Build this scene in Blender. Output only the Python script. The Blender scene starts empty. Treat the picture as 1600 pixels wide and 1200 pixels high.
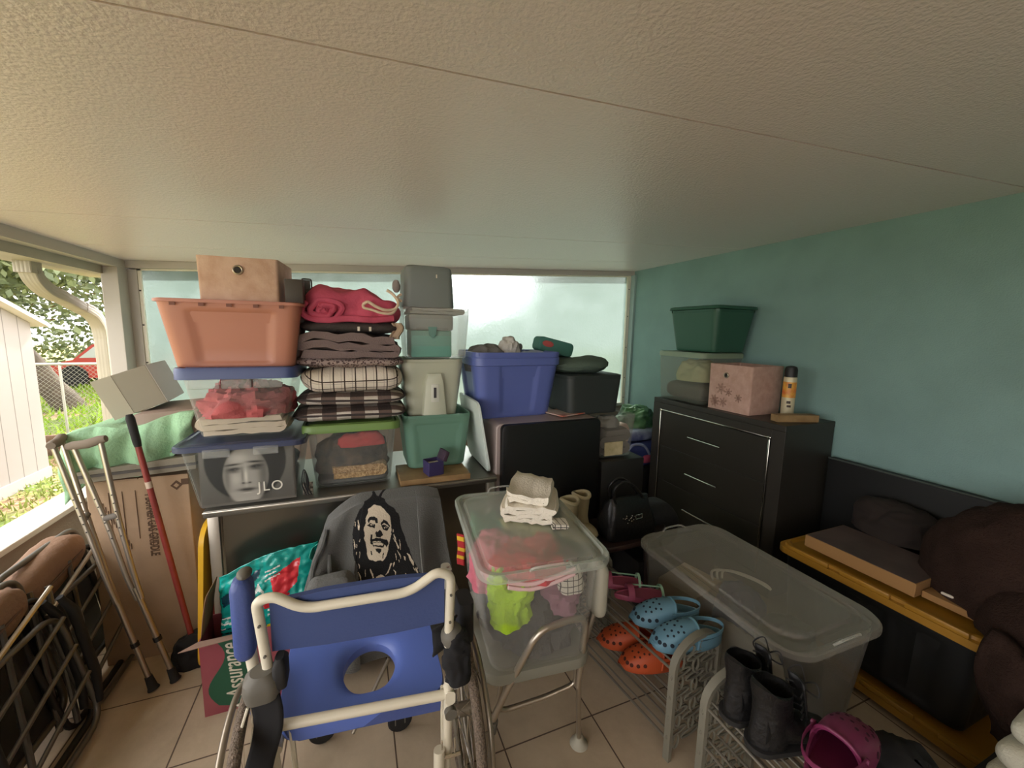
import bpy, bmesh, math, random
import numpy as np
from mathutils import Vector, Matrix, noise
PI = math.pi
random.seed(7)
C = bpy.context.scene.collection
scn = bpy.context.scene

# ------------------------------------------------------------------ camera
cam_d = bpy.data.cameras.new('camera'); cam = bpy.data.objects.new('camera', cam_d); C.objects.link(cam)
cam_d.sensor_fit = 'HORIZONTAL'; cam_d.sensor_width = 36.0; cam_d.lens = 622.0/1600*36.0
cam_d.clip_start = .05; cam_d.clip_end = 300
R = Vector((0.92987, -0.36740, -0.01892+0.03784))   # camera right in the room's axes
R = Vector((0.92987, -0.36740, 0.01892)); Dn = Vector((-0.03017, -0.12740, -0.99139)); Fw = Vector((0.36665, 0.92130, -0.12955))
cam.matrix_world = Matrix(((R.x, -Dn.x, -Fw.x, 0), (R.y, -Dn.y, -Fw.y, 0), (R.z, -Dn.z, -Fw.z, 1.7), (0, 0, 0, 1)))
scn.camera = cam

# ------------------------------------------------------------------ world, sun, exposure
SUNDIR = Vector((0.24, 0.93, 0.14)).normalized()
w = bpy.data.worlds.new('sky'); scn.world = w; w.use_nodes = True
nt = w.node_tree; nt.nodes.clear()
out = nt.nodes.new('ShaderNodeOutputWorld'); bg = nt.nodes.new('ShaderNodeBackground')
tc = nt.nodes.new('ShaderNodeTexCoord')
dot = nt.nodes.new('ShaderNodeVectorMath'); dot.operation = 'DOT_PRODUCT'; dot.inputs[1].default_value = SUNDIR
nt.links.new(tc.outputs['Generated'], dot.inputs[0])
mx = nt.nodes.new('ShaderNodeMath'); mx.operation = 'MAXIMUM'; mx.inputs[1].default_value = 0
nt.links.new(dot.outputs['Value'], mx.inputs[0])
pw = nt.nodes.new('ShaderNodeMath'); pw.operation = 'POWER'; pw.inputs[1].default_value = 420
nt.links.new(mx.outputs[0], pw.inputs[0])
ml = nt.nodes.new('ShaderNodeMath'); ml.operation = 'MULTIPLY_ADD'; ml.inputs[1].default_value = 60.0; ml.inputs[2].default_value = 1.0
nt.links.new(pw.outputs[0], ml.inputs[0])
bg.inputs['Color'].default_value = (1.0, .97, .97, 1)
nt.links.new(ml.outputs[0], bg.inputs['Strength'])
nt.links.new(bg.outputs[0], out.inputs['Surface'])
sun_d = bpy.data.lights.new('sun', 'SUN'); sun_d.energy = 3.0; sun_d.angle = math.radians(3); sun_d.color = (1, .95, .85)
sun = bpy.data.objects.new('sun', sun_d); C.objects.link(sun)
sun.rotation_euler = Vector((0.27, 0.90, 0.75)).normalized().to_track_quat('Z', 'Y').to_euler()
scn.view_settings.view_transform = 'Standard'; scn.view_settings.look = 'None'
scn.view_settings.gamma = 1; scn.view_settings.exposure = 2.34
scn.cycles.use_denoising = True
scn.cycles.max_bounces = 12; scn.cycles.transparent_max_bounces = 24; scn.cycles.diffuse_bounces = 6
scn.cycles.sample_clamp_indirect = 6

# ------------------------------------------------------------------ materials
def srgb(r, g, b):
    f = lambda c: ((c/255+.055)/1.055)**2.4 if c > 10 else c/255/12.92
    return (f(r), f(g), f(b), 1)
MATS = {}
def mat(name, col, rough=.6, metal=0, alpha=1, bump=0, bscale=60, var=0, vscale=6, col2=None, spec=.5, trans=0, sheen=0):
    if name in MATS: return MATS[name]
    m = bpy.data.materials.new(name); m.use_nodes = True; MATS[name] = m
    n = m.node_tree; b = n.nodes['Principled BSDF']
    c = srgb(*col)
    b.inputs['Base Color'].default_value = c; b.inputs['Roughness'].default_value = rough
    b.inputs['Metallic'].default_value = metal; b.inputs['Alpha'].default_value = alpha
    b.inputs['Specular IOR Level'].default_value = spec
    if trans: b.inputs['Transmission Weight'].default_value = trans
    if sheen: b.inputs['Sheen Weight'].default_value = sheen
    t = n.nodes.new('ShaderNodeTexCoord')
    if var or col2:
        nz = n.nodes.new('ShaderNodeTexNoise'); nz.inputs['Scale'].default_value = vscale; nz.inputs['Detail'].default_value = 5
        n.links.new(t.outputs['Object'], nz.inputs['Vector'])
        rp = n.nodes.new('ShaderNodeValToRGB'); rp.color_ramp.elements[0].position = .35; rp.color_ramp.elements[1].position = .65
        c2 = srgb(*col2) if col2 else tuple(x*(1-var) for x in c[:3])+(1,)
        rp.color_ramp.elements[0].color = c2; rp.color_ramp.elements[1].color = c
        n.links.new(nz.outputs['Fac'], rp.inputs['Fac']); n.links.new(rp.outputs['Color'], b.inputs['Base Color'])
    if bump:
        nb = n.nodes.new('ShaderNodeTexNoise'); nb.inputs['Scale'].default_value = bscale; nb.inputs['Detail'].default_value = 4
        n.links.new(t.outputs['Object'], nb.inputs['Vector'])
        bp = n.nodes.new('ShaderNodeBump'); bp.inputs['Strength'].default_value = bump; bp.inputs['Distance'].default_value = .01
        n.links.new(nb.outputs['Fac'], bp.inputs['Height']); n.links.new(bp.outputs[0], b.inputs['Normal'])
    return m
def nodes(m): return m.node_tree, m.node_tree.nodes['Principled BSDF']
def mathn(n, op, a, b=None, c=None):
    q = n.nodes.new('ShaderNodeMath'); q.operation = op
    for i, v in enumerate((a, b, c)):
        if v is None: continue
        if isinstance(v, (int, float)): q.inputs[i].default_value = v
        else: n.links.new(v, q.inputs[i])
    return q.outputs[0]
def stripe(n, coord, period, width, off=0):
    """1 inside a band of the given width, repeated"""
    s = mathn(n, 'ADD', coord, off+1000*period); s = mathn(n, 'DIVIDE', s, period); s = mathn(n, 'FRACT', s)
    return mathn(n, 'LESS_THAN', s, width/period)
def mixc(n, fac, a, b):
    q = n.nodes.new('ShaderNodeMix'); q.data_type = 'RGBA'
    for i, v in ((0, fac), (6, a), (7, b)):
        if isinstance(v, (int, float)): q.inputs[i].default_value = v
        elif isinstance(v, tuple): q.inputs[i].default_value = v
        else: n.links.new(v, q.inputs[i])
    return q.outputs[2]
def sepxyz(n):
    t = n.nodes.new('ShaderNodeTexCoord'); s = n.nodes.new('ShaderNodeSeparateXYZ')
    n.links.new(t.outputs['Object'], s.inputs[0]); return s.outputs

def clear(name, col, alpha=.32, rough=.28):
    if name in MATS: return MATS[name]
    m = mat(name, col, rough, spec=.6); n, b = nodes(m)
    lw = n.nodes.new('ShaderNodeLayerWeight'); lw.inputs['Blend'].default_value = .35
    p = mathn(n, 'POWER', lw.outputs['Facing'], 2.5)
    n.links.new(mathn(n, 'MULTIPLY_ADD', p, .55, alpha*.55), b.inputs['Alpha'])
    return m

# ------------------------------------------------------------------ mesh builder
def rrect(w_, d_, r, n=6):
    r = min(r, w_/2-.0005, d_/2-.0005); pts = []
    for cx, cy, a0 in ((w_/2-r, d_/2-r, 0), (-w_/2+r, d_/2-r, 90), (-w_/2+r, -d_/2+r, 180), (w_/2-r, -d_/2+r, 270)):
        for k in range(n+1):
            a = math.radians(a0+90*k/n); pts.append((cx+r*math.cos(a), cy+r*math.sin(a)))
    return pts
def dense(pts, step=.02):
    o = []
    for i, p in enumerate(pts):
        q = pts[(i+1) % len(pts)]; L = math.dist(p, q); k = max(1, int(L/step))
        for j in range(k): o.append((p[0]+(q[0]-p[0])*j/k, p[1]+(q[1]-p[1])*j/k))
    return o
def smooth_path(P, k=6, closed=False):
    P = [Vector(p) for p in P]; n = len(P); o = []
    for i in range(n if closed else n-1):
        p0 = P[i-1] if (i > 0 or closed) else P[0]; p1 = P[i]; p2 = P[(i+1) % n]; p3 = P[(i+2) % n] if (closed or i+2 < n) else P[-1]
        for j in range(k):
            t = j/k
            o.append(.5*((2*p1)+(-p0+p2)*t+(2*p0-5*p1+4*p2-p3)*t*t+(-p0+3*p1-3*p2+p3)*t**3))
    if not closed: o.append(P[-1])
    return o
def fillet(P, r=.04, k=5):
    """polyline with rounded corners"""
    P = [Vector(p) for p in P]; o = [P[0]]
    for i in range(1, len(P)-1):
        a, b, c = P[i-1], P[i], P[i+1]; rr = min(r, (a-b).length*.45, (c-b).length*.45)
        s = b+(a-b).normalized()*rr; e = b+(c-b).normalized()*rr
        for j in range(k+1):
            t = j/k; o.append((1-t)**2*s+2*t*(1-t)*b+t*t*e)
    o.append(P[-1]); return o
class MB:
    def __init__(s): s.bm = bmesh.new()
    def ring(s, pts): return [s.bm.verts.new(p) for p in pts]
    def rings(s, R_, cap0=True, cap1=True, closed=True):
        vs = [s.ring(r) for r in R_]; n = len(vs[0])
        for a, b in zip(vs, vs[1:]):
            for i in range(n if closed else n-1):
                j = (i+1) % n; s.bm.faces.new((a[i], a[j], b[j], b[i]))
        if cap0: s.bm.faces.new(list(reversed(vs[0])))
        if cap1: s.bm.faces.new(vs[-1])
        return s
    def box(s, x0, x1, y0, y1, z0, z1, bev=0, M=None):
        if bev:
            xc, yc = (x0+x1)/2, (y0+y1)/2; W, D_ = x1-x0, y1-y0; b = min(bev, W/2.1, D_/2.1, (z1-z0)/2.1)
            R_ = []
            for dz, ins in ((0, b), (b*.3, b*.3), (b, 0)): R_.append([(xc+p[0], yc+p[1], z0+dz) for p in rrect(W-2*ins, D_-2*ins, max(b-ins*.5, .0006), 2)])
            for dz, ins in ((b, 0), (b*.3, b*.3), (0, b)): R_.append([(xc+p[0], yc+p[1], z1-dz) for p in rrect(W-2*ins, D_-2*ins, max(b-ins*.5, .0006), 2)])
            if M is not None: R_ = [[M @ Vector(p) for p in r] for r in R_]
            return s.rings(R_)
        P = [(x, y, z) for z in (z0, z1) for x, y in ((x0, y0), (x1, y0), (x1, y1), (x0, y1))]
        if M is not None: P = [M @ Vector(p) for p in P]
        v = s.ring(P)
        for f in ((3, 2, 1, 0), (4, 5, 6, 7), (0, 1, 5, 4), (1, 2, 6, 5), (2, 3, 7, 6), (3, 0, 4, 7)): s.bm.faces.new([v[i] for i in f])
        return s
    def tube(s, P, r, n=10, closed=False, caps=True):
        P = [Vector(p) for p in P]
        P = [p for i, p in enumerate(P) if i == 0 or (p-P[i-1]).length > 1e-5]
        m = len(P); t0 = (P[1]-P[0]).normalized()
        u = t0.cross(Vector((0, 0, 1)));
        if u.length < .1: u = t0.cross(Vector((1, 0, 0)))
        u.normalize(); R_ = []
        for i in range(m):
            if closed: t = (P[(i+1) % m]-P[i-1]).normalized()
            else: t = ((P[min(i+1, m-1)]-P[max(i-1, 0)])).normalized()
            u = (u-t*u.dot(t)).normalized(); v = t.cross(u)
            rr = r[i] if isinstance(r, (list, tuple)) else r
            R_.append([P[i]+rr*(math.cos(2*PI*k/n)*u+math.sin(2*PI*k/n)*v) for k in range(n)])
        if closed:
            vs = [s.ring(q) for q in R_]
            for i in range(m):
                a, b = vs[i], vs[(i+1) % m]
                for k in range(n): s.bm.faces.new((a[k], a[(k+1) % n], b[(k+1) % n], b[k]))
            return s
        return s.rings(R_, caps, caps)
    def cyl(s, a, b, r, n=16, r2=None): return s.tube([a, b], [r, r if r2 is None else r2], n)
    def lathe(s, prof, c=(0, 0, 0), n=24, axis='Z'):
        R_ = []
        for r, z in prof:
            q = []
            for k in range(n):
                a = 2*PI*k/n; x, y = r*math.cos(a), r*math.sin(a)
                p = (x, y, z) if axis == 'Z' else ((z, x, y) if axis == 'X' else (y, z, x))
                q.append((c[0]+p[0], c[1]+p[1], c[2]+p[2]))
            R_.append(q)
        return s.rings(R_)
    def grid(s, f, nu, nv, thick=0, closed_u=False):
        g = [[s.bm.verts.new(f(i/(nu-1) if not closed_u else i/nu, j/(nv-1))) for j in range(nv)] for i in range(nu)]
        for i in range(nu if closed_u else nu-1):
            for j in range(nv-1):
                k = (i+1) % nu; s.bm.faces.new((g[i][j], g[k][j], g[k][j+1], g[i][j+1]))
        return s
    def poly(s, pts, d):
        """prism from a polygon (list of 3D points) pushed along d"""
        d = Vector(d); a = s.ring(pts); b = s.ring([Vector(p)+d for p in pts]); n = len(a)
        s.bm.faces.new(list(reversed(a))); s.bm.faces.new(b)
        for i in range(n): s.bm.faces.new((a[i], a[(i+1) % n], b[(i+1) % n], b[i]))
        return s
    def ell(s, c, r, n=12, m=8, M=None):
        c = Vector(c)
        R_ = []
        for j in range(1, m):
            a = PI*j/m; R_.append([Vector((r[0]*math.sin(a)*math.cos(2*PI*k/n), r[1]*math.sin(a)*math.sin(2*PI*k/n), -r[2]*math.cos(a))) for k in range(n)])
        if M is not None: R_ = [[M @ p for p in q] for q in R_]
        return s.rings([[c+p for p in q] for q in R_])
def link(name, me, parent=None, label=None):
    o = bpy.data.objects.new(name, me); C.objects.link(o)
    if parent is not None: o.parent = parent
    if label: o['label'] = label
    return o
def obj(name, mb, m, parent=None, smooth=True, world=True, label=None, noiseamp=0, nscale=8, subsurf=0, solid=0):
    bm = mb.bm
    bmesh.ops.remove_doubles(bm, verts=bm.verts, dist=1e-6)
    bmesh.ops.recalc_face_normals(bm, faces=bm.faces)
    if noiseamp:
        bm.normal_update()
        for v in bm.verts: v.co += v.normal*noiseamp*noise.noise(v.co*nscale)
    if parent is not None and world:
        inv = Matrix.Translation(parent.location) @ parent.rotation_euler.to_matrix().to_4x4()
        # parts of one parent level deeper carry their parent's frame too
        p = parent.parent
        while p is not None:
            inv = Matrix.Translation(p.location) @ p.rotation_euler.to_matrix().to_4x4() @ inv; p = p.parent
        bmesh.ops.transform(bm, matrix=inv.inverted(), verts=bm.verts)
    me = bpy.data.meshes.new(name); bm.to_mesh(me); bm.free()
    for mm in (m if isinstance(m, (list, tuple)) else [m]): me.materials.append(mm)
    if smooth:
        me.polygons.foreach_set('use_smooth', [True]*len(me.polygons))
        try: me.set_sharp_from_angle(angle=math.radians(38))
        except Exception: pass
    o = link(name, me, parent, label)
    if solid:
        q = o.modifiers.new('solid', 'SOLIDIFY'); q.thickness = solid; q.offset = 0
    if subsurf:
        q = o.modifiers.new('sub', 'SUBSURF'); q.levels = subsurf; q.render_levels = subsurf
    return o
def tag(o, label, cat, group=None):
    o['label'] = label; o['category'] = cat
    if group: o['group'] = group
    return o
def thing(name, label, cat, loc=(0, 0, 0), rotz=0, group=None):
    o = bpy.data.objects.new(name, None); C.objects.link(o); o.empty_display_size = .1
    o.location = loc; o.rotation_euler = (0, 0, rotz); return tag(o, label, cat, group)
def struct(name, mb, m, smooth=False):
    o = obj(name, mb, m, None, smooth); o['kind'] = 'structure'; return o
def dup(root, loc, rotz, label=None, group=None):
    r = root.copy(); C.objects.link(r); r.location = loc; r.rotation_euler = (root.rotation_euler[0], root.rotation_euler[1], rotz)
    if label: r['label'] = label
    if group: r['group'] = group
    for ch in list(root.children):
        c = ch.copy(); C.objects.link(c); c.parent = r
        for g in list(ch.children):
            d = g.copy(); C.objects.link(d); d.parent = c
    return r
def text(name, body, size, m, parent, M, shear=0, bold=0, ext=.0006, sx=1, label=None, spacing=1):
    cu = bpy.data.curves.new(name, 'FONT'); cu.body = body; cu.size = size; cu.shear = shear; cu.offset = bold; cu.extrude = ext
    cu.align_x = 'CENTER'; cu.align_y = 'CENTER'; cu.space_character = spacing
    t = bpy.data.objects.new(name, cu); C.objects.link(t); bpy.context.view_layer.update()
    me = bpy.data.meshes.new_from_object(t.evaluated_get(bpy.context.evaluated_depsgraph_get()))
    bpy.data.objects.remove(t)
    L = Matrix.Diagonal((sx, 1, 1, 1)); me.transform(M @ L)
    if parent is not None:
        me.transform((Matrix.Translation(parent.location) @ parent.rotation_euler.to_matrix().to_4x4()).inverted())
    me.materials.clear(); me.materials.append(m)
    return link(name, me, parent, label)
def frame(o, x, y):
    """matrix with origin o, text x axis and y axis"""
    x = Vector(x).normalized(); y = Vector(y); y = (y-x*y.dot(x)).normalized(); z = x.cross(y)
    return Matrix(((x.x, y.x, z.x, o[0]), (x.y, y.y, z.y, o[1]), (x.z, y.z, z.z, o[2]), (0, 0, 0, 1)))

# common builders -------------------------------------------------------
def tote_body(wb, db, wt, dt, h, r=.045, wall=.004, rim=.014, rimh=.018, recess=.006, panel=.78, ribs=0, floor_t=.006, rimt=0):
    """open moulded storage tub in local coordinates, base at z=0"""
    m = MB(); N = len(dense(rrect(wt, dt, r, 5), .018))
    def ringat(t, inset, z, rec=True):
        W = wb+(wt-wb)*t; D_ = db+(dt-db)*t
        base = dense(rrect(wt, dt, r, 5), .018); q = []
        for x, y in base:
            px, py = x/wt*2, y/dt*2
            onx = abs(px) >= abs(py)
            u = py if onx else px
            off = inset
            if rec and .06 < t < .86:
                k = max(0, min(1, (panel-abs(u))/.05)); e = min(1, (t-.06)/.05, (.86-t)/.05)
                off += recess*k*e
                if ribs and k > 0: off -= recess*.8*(1 if abs((u*ribs) % 1-.5) > .38 else 0)*e
            X, Y = x*W/wt, y*D_/dt
            if onx: X -= math.copysign(off, X); Y *= (1-2*inset/D_)
            else: Y -= math.copysign(off, Y); X *= (1-2*inset/W)
            q.append((X, Y, z))
        return q
    L = [0, .03, .06, .09, .12, .3, .5, .7, .8, .83, .86, .9, .95]
    R_ = [ringat(0, .012, 0, False), ringat(0, .003, .003, False)]
    R_ += [ringat(t, 0, max(.01, h*t)) for t in L[1:]]
    zt = h
    R_ += [ringat(.97, 0, zt-rimh, False), ringat(.97, -rim, zt-rimh, False), ringat(1, -rim-.001, zt-rimh*.5, False), ringat(1, -rim+.002, zt, False),
           ringat(1, wall, zt, False), ringat(.97, wall, zt-rimh, False), ringat(.5, wall+recess, h*.5, False), ringat(.04, wall+recess, floor_t+.01, False), ringat(0, .02, floor_t, False)]
    return m.rings(R_)
def lid_body(W, D_, z, t=.02, r=.05, inset=.03, raise_=.008, skirt=.02):
    m = MB(); o = lambda ins, zz: [(p[0], p[1], zz) for p in dense(rrect(W-2*ins, D_-2*ins, max(r-ins*.5, .004), 5), .03)]
    n = len(o(0, 0)); base = dense(rrect(W, D_, r, 5), .03)
    def rg(ins, zz): return [(x*(W-2*ins)/W, y*(D_-2*ins)/D_, zz) for x, y in base]
    R_ = [rg(.004, z-skirt), rg(0, z-skirt), rg(0, z+t*.6), rg(.004, z+t), rg(.016, z+t), rg(.02, z+t-.008), rg(inset, z+t-.008), rg(inset+.006, z+t-.008+raise_), rg(inset+.03, z+t-.008+raise_)]
    return m.rings(R_, False, True).rings([rg(.004, z-skirt), rg(.006, z+t-.012), rg(.05, z+t-.012)], False, True)
def tote(name, label, cat, x0, x1, y0, y1, z0, z1, m, taper=.05, rotz=0, lid=None, latch=None, group=None, lidt=.02, lid_over=.016, **k):
    """x0..y1 is the rim rectangle, z1 the rim (lid sits above)"""
    W, D_ = x1-x0, y1-y0; t = thing(name, label, cat, ((x0+x1)/2, (y0+y1)/2, z0), rotz, group)
    kk = dict(rim=.012); kk.update(k); W -= 2*kk['rim']; D_ -= 2*kk['rim']
    obj('tub', tote_body(W-taper*2, D_-taper*2, W, D_, z1-z0, **kk), m, t, world=False)
    if lid is not None:
        l = obj('lid', lid_body(W+2*lid_over+.012, D_+2*lid_over+.012, z1-z0, lidt), lid, t, world=False)
    if latch is not None:
        for s in (-1, 1):
            q = MB().box(s*W*.16-.035, s*W*.16+.035, -D_/2-.03, -D_/2-.016, z1-z0-.035, z1-z0+.012, .004)
            obj('latch', q, latch, t, world=False)
    return t
def folded(w_, d_, h, n=4, seed=0, tf=.9, amp=.006, ny=10, round_=.5, start=1):
    """a length of cloth folded back and forth: serpentine section (x,z), run along y. Centre bottom at origin"""
    rnd = random.Random(seed); th = h/n; c = []
    for i in range(n):
        z = th*(i+.5); dr = start if i % 2 == 0 else -start; ins = rnd.uniform(0, .02)
        xa, xb = -dr*(w_/2-th/2-ins*(i == 0)), dr*(w_/2-th/2-rnd.uniform(0, .015))
        for k in range(9):
            t = k/8; c.append(Vector((xa+(xb-xa)*t, 0, z+rnd.uniform(-1, 1)*amp*.35)))
        if i < n-1:
            for k in range(1, 5):
                a = -PI/2+PI*k/5; c.append(Vector((xb+dr*math.cos(a)*th/2, 0, z+th/2+math.sin(a)*th/2)))
    L, Rr = [], []
    for i, p in enumerate(c):
        t = (c[min(i+1, len(c)-1)]-c[max(i-1, 0)]).normalized(); nn = Vector((-t.z, 0, t.x))
        L.append(p+nn*th*tf/2); Rr.append(p-nn*th*tf/2)
    prof = L+Rr[::-1]
    m = MB(); R_ = []
    for j in range(ny+1):
        y = -d_/2+d_*j/ny; e = 1-.03*(abs(2*j/ny-1)**6)
        R_.append([Vector((p.x*e+amp*1.2*noise.noise(Vector((p.x*6, y*8+seed, p.z*20))), y+amp*noise.noise(Vector((p.x*9, seed, p.z*30))), max(0.0004, p.z*e+amp*noise.noise(Vector((p.x*7+seed, y*7, p.z*5)))*min(1, p.z/th)))) for p in prof])
    m.rings(R_)
    return m
def slab(w_, d_, h, e=.45, amp=.01, seed=0, nx=36, ny=22, crown=1.0, wr=8):
    """plump cushion / folded duvet"""
    m = MB()
    def f(u, v):
        a = 2*PI*u; b = PI*(v*.998+.001)-PI/2
        s = lambda t, p: math.copysign(abs(t)**p, t)
        x = w_/2*s(math.cos(a), .35)*s(math.cos(b), e); y = d_/2*s(math.sin(a), .35)*s(math.cos(b), e)
        z = h/2*s(math.sin(b), .8)
        x0, y0 = x/(w_/2), y/(d_/2)
        if crown != 1 and z: z *= crown+(1-crown)*(1-max(abs(x0), abs(y0))**3)
        p = Vector((x, y, z)); q = noise.noise(p*wr+Vector((seed, 0, 0)))*amp+noise.noise(p*wr*2.5+Vector((seed, 3, 0)))*amp*.5
        return p+Vector((q, q*.6, q))+Vector((0, 0, h/2))
    m.grid(f, nx, ny, closed_u=True)
    bmesh.ops.holes_fill(m.bm, edges=m.bm.edges, sides=0)
    return m
def place(mb, x, y, z, rz=0, rx=0, ry=0):
    M = Matrix.Translation((x, y, z)) @ Matrix.Rotation(rz, 4, 'Z') @ Matrix.Rotation(rx, 4, 'X') @ Matrix.Rotation(ry, 4, 'Y')
    bmesh.ops.transform(mb.bm, matrix=M, verts=mb.bm.verts); return mb
def heap(cx, cy, z, rx, ry, h, amp=.03, seed=0, wr=7, nu=56, nv=24):
    """crumpled cloth mound resting on z"""
    m = MB()
    def f(u, v):
        a = 2*PI*u; rr = math.cos(v*PI/2)**.6 if v < 1 else 0.0
        p = Vector((cx+rx*rr*math.cos(a), cy+ry*rr*math.sin(a), z+h*math.sin(v*PI/2)))
        q = noise.noise(p*wr+Vector((seed, seed, 0)))-.75*abs(noise.noise(p*wr*2.1+Vector((seed, 0, 5))))+.25*noise.noise(p*wr*4.5)+.2
        return p+Vector((q*amp*math.cos(a), q*amp*math.sin(a), q*amp*math.sin(v*PI/2)*min(1, v*2)))
    m.grid(f, nu, nv, closed_u=True)
    bmesh.ops.remove_doubles(m.bm, verts=m.bm.verts, dist=.0008)
    bmesh.ops.holes_fill(m.bm, edges=m.bm.edges, sides=0)
    return m
def solid_obj(name, mb, m, label, cat, group=None, **k):
    return tag(obj(name, mb, m, None, **k), label, cat, group)
# ------------------------------------------------------------------ the setting
def roofz(x): return 2.157+.0539*(x+1.51)
m_floor = mat('floor_tile', (176, 160, 138), .45, bump=.15, bscale=25)
n, b = nodes(m_floor); o_ = sepxyz(n)
gx = stripe(n, o_[0], .417, .006, -.109+.003); gy = stripe(n, o_[1], .3935, .006, -1.325+.003)
g = mathn(n, 'MAXIMUM', gx, gy)
nz = n.nodes.new('ShaderNodeTexNoise'); nz.inputs['Scale'].default_value = 5; nz.inputs['Detail'].default_value = 8; nz.inputs['Roughness'].default_value = .65
tcn = n.nodes.new('ShaderNodeTexCoord'); n.links.new(tcn.outputs['Object'], nz.inputs['Vector'])
base = mixc(n, nz.outputs['Fac'], srgb(156, 138, 114), srgb(204, 186, 160))
n.links.new(mixc(n, g, base, srgb(84, 68, 54)), b.inputs['Base Color'])
struct('floor', MB().box(-1.66, 3.1, -3.2, 3.95, -.12, 0), m_floor)

m_ceil = mat('ceiling_panel', (242, 228, 226), .25, bump=.32, bscale=105, spec=.7)
mc = MB()
seams = [-5.9, -3.2, -.57, .92, 2.41, 3.16, 3.95]  # roof carried unseen past the floor's end to send more light upward
for a, c in zip(seams, seams[1:]):
    z0, z1 = roofz(-1.60), roofz(3.1)
    v = mc.ring([(-1.60, a+.0035, z0), (3.1, a+.0035, z1), (3.1, c-.0035, z1), (-1.60, c-.0035, z0), (-1.60, a+.0035, z0+.08), (3.1, a+.0035, z1+.08), (3.1, c-.0035, z1+.08), (-1.60, c-.0035, z0+.08)])
    for f in ((3, 2, 1, 0), (4, 5, 6, 7), (0, 1, 5, 4), (1, 2, 6, 5), (2, 3, 7, 6), (3, 0, 4, 7)): mc.bm.faces.new([v[i] for i in f])
mc.poly([(-1.60, -5.9, roofz(-1.6)+.03), (3.1, -5.9, roofz(3.1)+.03), (3.1, 3.95, roofz(3.1)+.03), (-1.60, 3.95, roofz(-1.6)+.03)], (0, 0, .1))
struct('ceiling', mc, m_ceil)

m_teal = mat('teal_wall', (126, 158, 152), .55, bump=.25, bscale=140, var=.12, vscale=3)
struct('wall_right', MB().box(2.95, 3.1, -5.9, 3.95, 0, 2.52), m_teal)  # lengthened unseen behind the camera along with the roof, to shape the light
m_tan = mat('tan_wall', (150, 134, 118), .8, bump=.3, bscale=80)
struct('wall_left', MB().box(-1.66, -1.52, -3.2, 3.95, 0, .655), m_tan)
struct('wall_back', MB().box(-1.52, 2.95, 3.8, 3.95, 0, .875), m_tan)
struct('wall_light_block', MB().box(.9, 3.1, -3.35, -3.2, 0, 2.5).box(-1.66, .9, -3.35, -3.2, 0, 1.55), m_tan)  # unseen wall added behind the camera to hold light off the low things
m_alu = mat('cream_aluminium', (182, 175, 165), .45)
m_alu2 = mat('white_aluminium', (214, 208, 196), .4)
struct('trim_1', MB().box(-1.67, -1.495, -3.2, 3.95, .655, .685, .004), m_alu2)
# beam over the open left side
struct('trim_2', MB().box(-1.585, -1.51, -3.2, 3.95, 2.098, roofz(-1.55)+.003), m_alu)
# beam over the back window follows the roof slope
bb = MB(); zt = lambda x: roofz(x)-.001
bb.poly([(-1.51, 3.76, 2.105), (2.95, 3.76, 2.352), (2.95, 3.76, zt(2.95)), (-1.51, 3.76, zt(-1.51))], (0, .17, 0))
struct('trim_3', bb, m_alu)
for i, y in enumerate((3.74, 1.35, -1.0)):   # posts of the open side, two of them behind the camera's view
    if i == 1: continue
    struct('trim_%d' % (4+i), MB().box(-1.60, -1.51, y-.09, y+.09, .685, 2.098, .003), m_alu)
struct('trim_8', MB().box(-1.66, -1.455, 3.78, 3.93, .685, 2.098, .003), m_alu)
struct('trim_9', MB().box(-1.46, 2.95, 3.78, 3.86, .875, .905, .003), m_alu2)

# frosted window across the back
m_frost = bpy.data.materials.new('frosted_panel'); m_frost.use_nodes = True
n = m_frost.node_tree; n.nodes.clear(); ou = n.nodes.new('ShaderNodeOutputMaterial')
rf = n.nodes.new('ShaderNodeBsdfRefraction'); rf.inputs['IOR'].default_value = 1.16; rf.inputs['Roughness'].default_value = .30; rf.inputs['Color'].default_value = (.17, .19, .185, 1)
tr = n.nodes.new('ShaderNodeBsdfTranslucent'); tr.inputs['Color'].default_value = srgb(110, 128, 124)
df = n.nodes.new('ShaderNodeBsdfPrincipled'); df.inputs['Base Color'].default_value = srgb(150, 165, 160); df.inputs['Roughness'].default_value = .35
mx1 = n.nodes.new('ShaderNodeMixShader'); mx1.inputs[0].default_value = .45; mx2 = n.nodes.new('ShaderNodeMixShader'); mx2.inputs[0].default_value = .15
n.links.new(rf.outputs[0], mx1.inputs[1]); n.links.new(tr.outputs[0], mx1.inputs[2]); n.links.new(mx1.outputs[0], mx2.inputs[1]); n.links.new(df.outputs[0], mx2.inputs[2])
nb = n.nodes.new('ShaderNodeTexNoise'); nb.inputs['Scale'].default_value = 45; tcn = n.nodes.new('ShaderNodeTexCoord'); n.links.new(tcn.outputs['Object'], nb.inputs['Vector'])
bp = n.nodes.new('ShaderNodeBump'); bp.inputs['Strength'].default_value = .25; bp.inputs['Distance'].default_value = .01
n.links.new(nb.outputs['Fac'], bp.inputs['Height'])
for q in (rf, tr, df): n.links.new(bp.outputs[0], q.inputs['Normal'])
n.links.new(mx2.outputs[0], ou.inputs['Surface'])
wf = MB()
wf.box(-1.462, -1.435, 3.79, 3.81, .905, 2.106); wf.box(2.885, 2.925, 3.785, 3.81, .905, 2.35)
wf.poly([(-1.46, 3.79, 2.094), (2.93, 3.79, 2.338), (2.93, 3.79, 2.352), (-1.46, 3.79, 2.107)], (0, .02, 0))
win = struct('window_1', wf, mat('window_frame', (226, 220, 200), .4))
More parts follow.
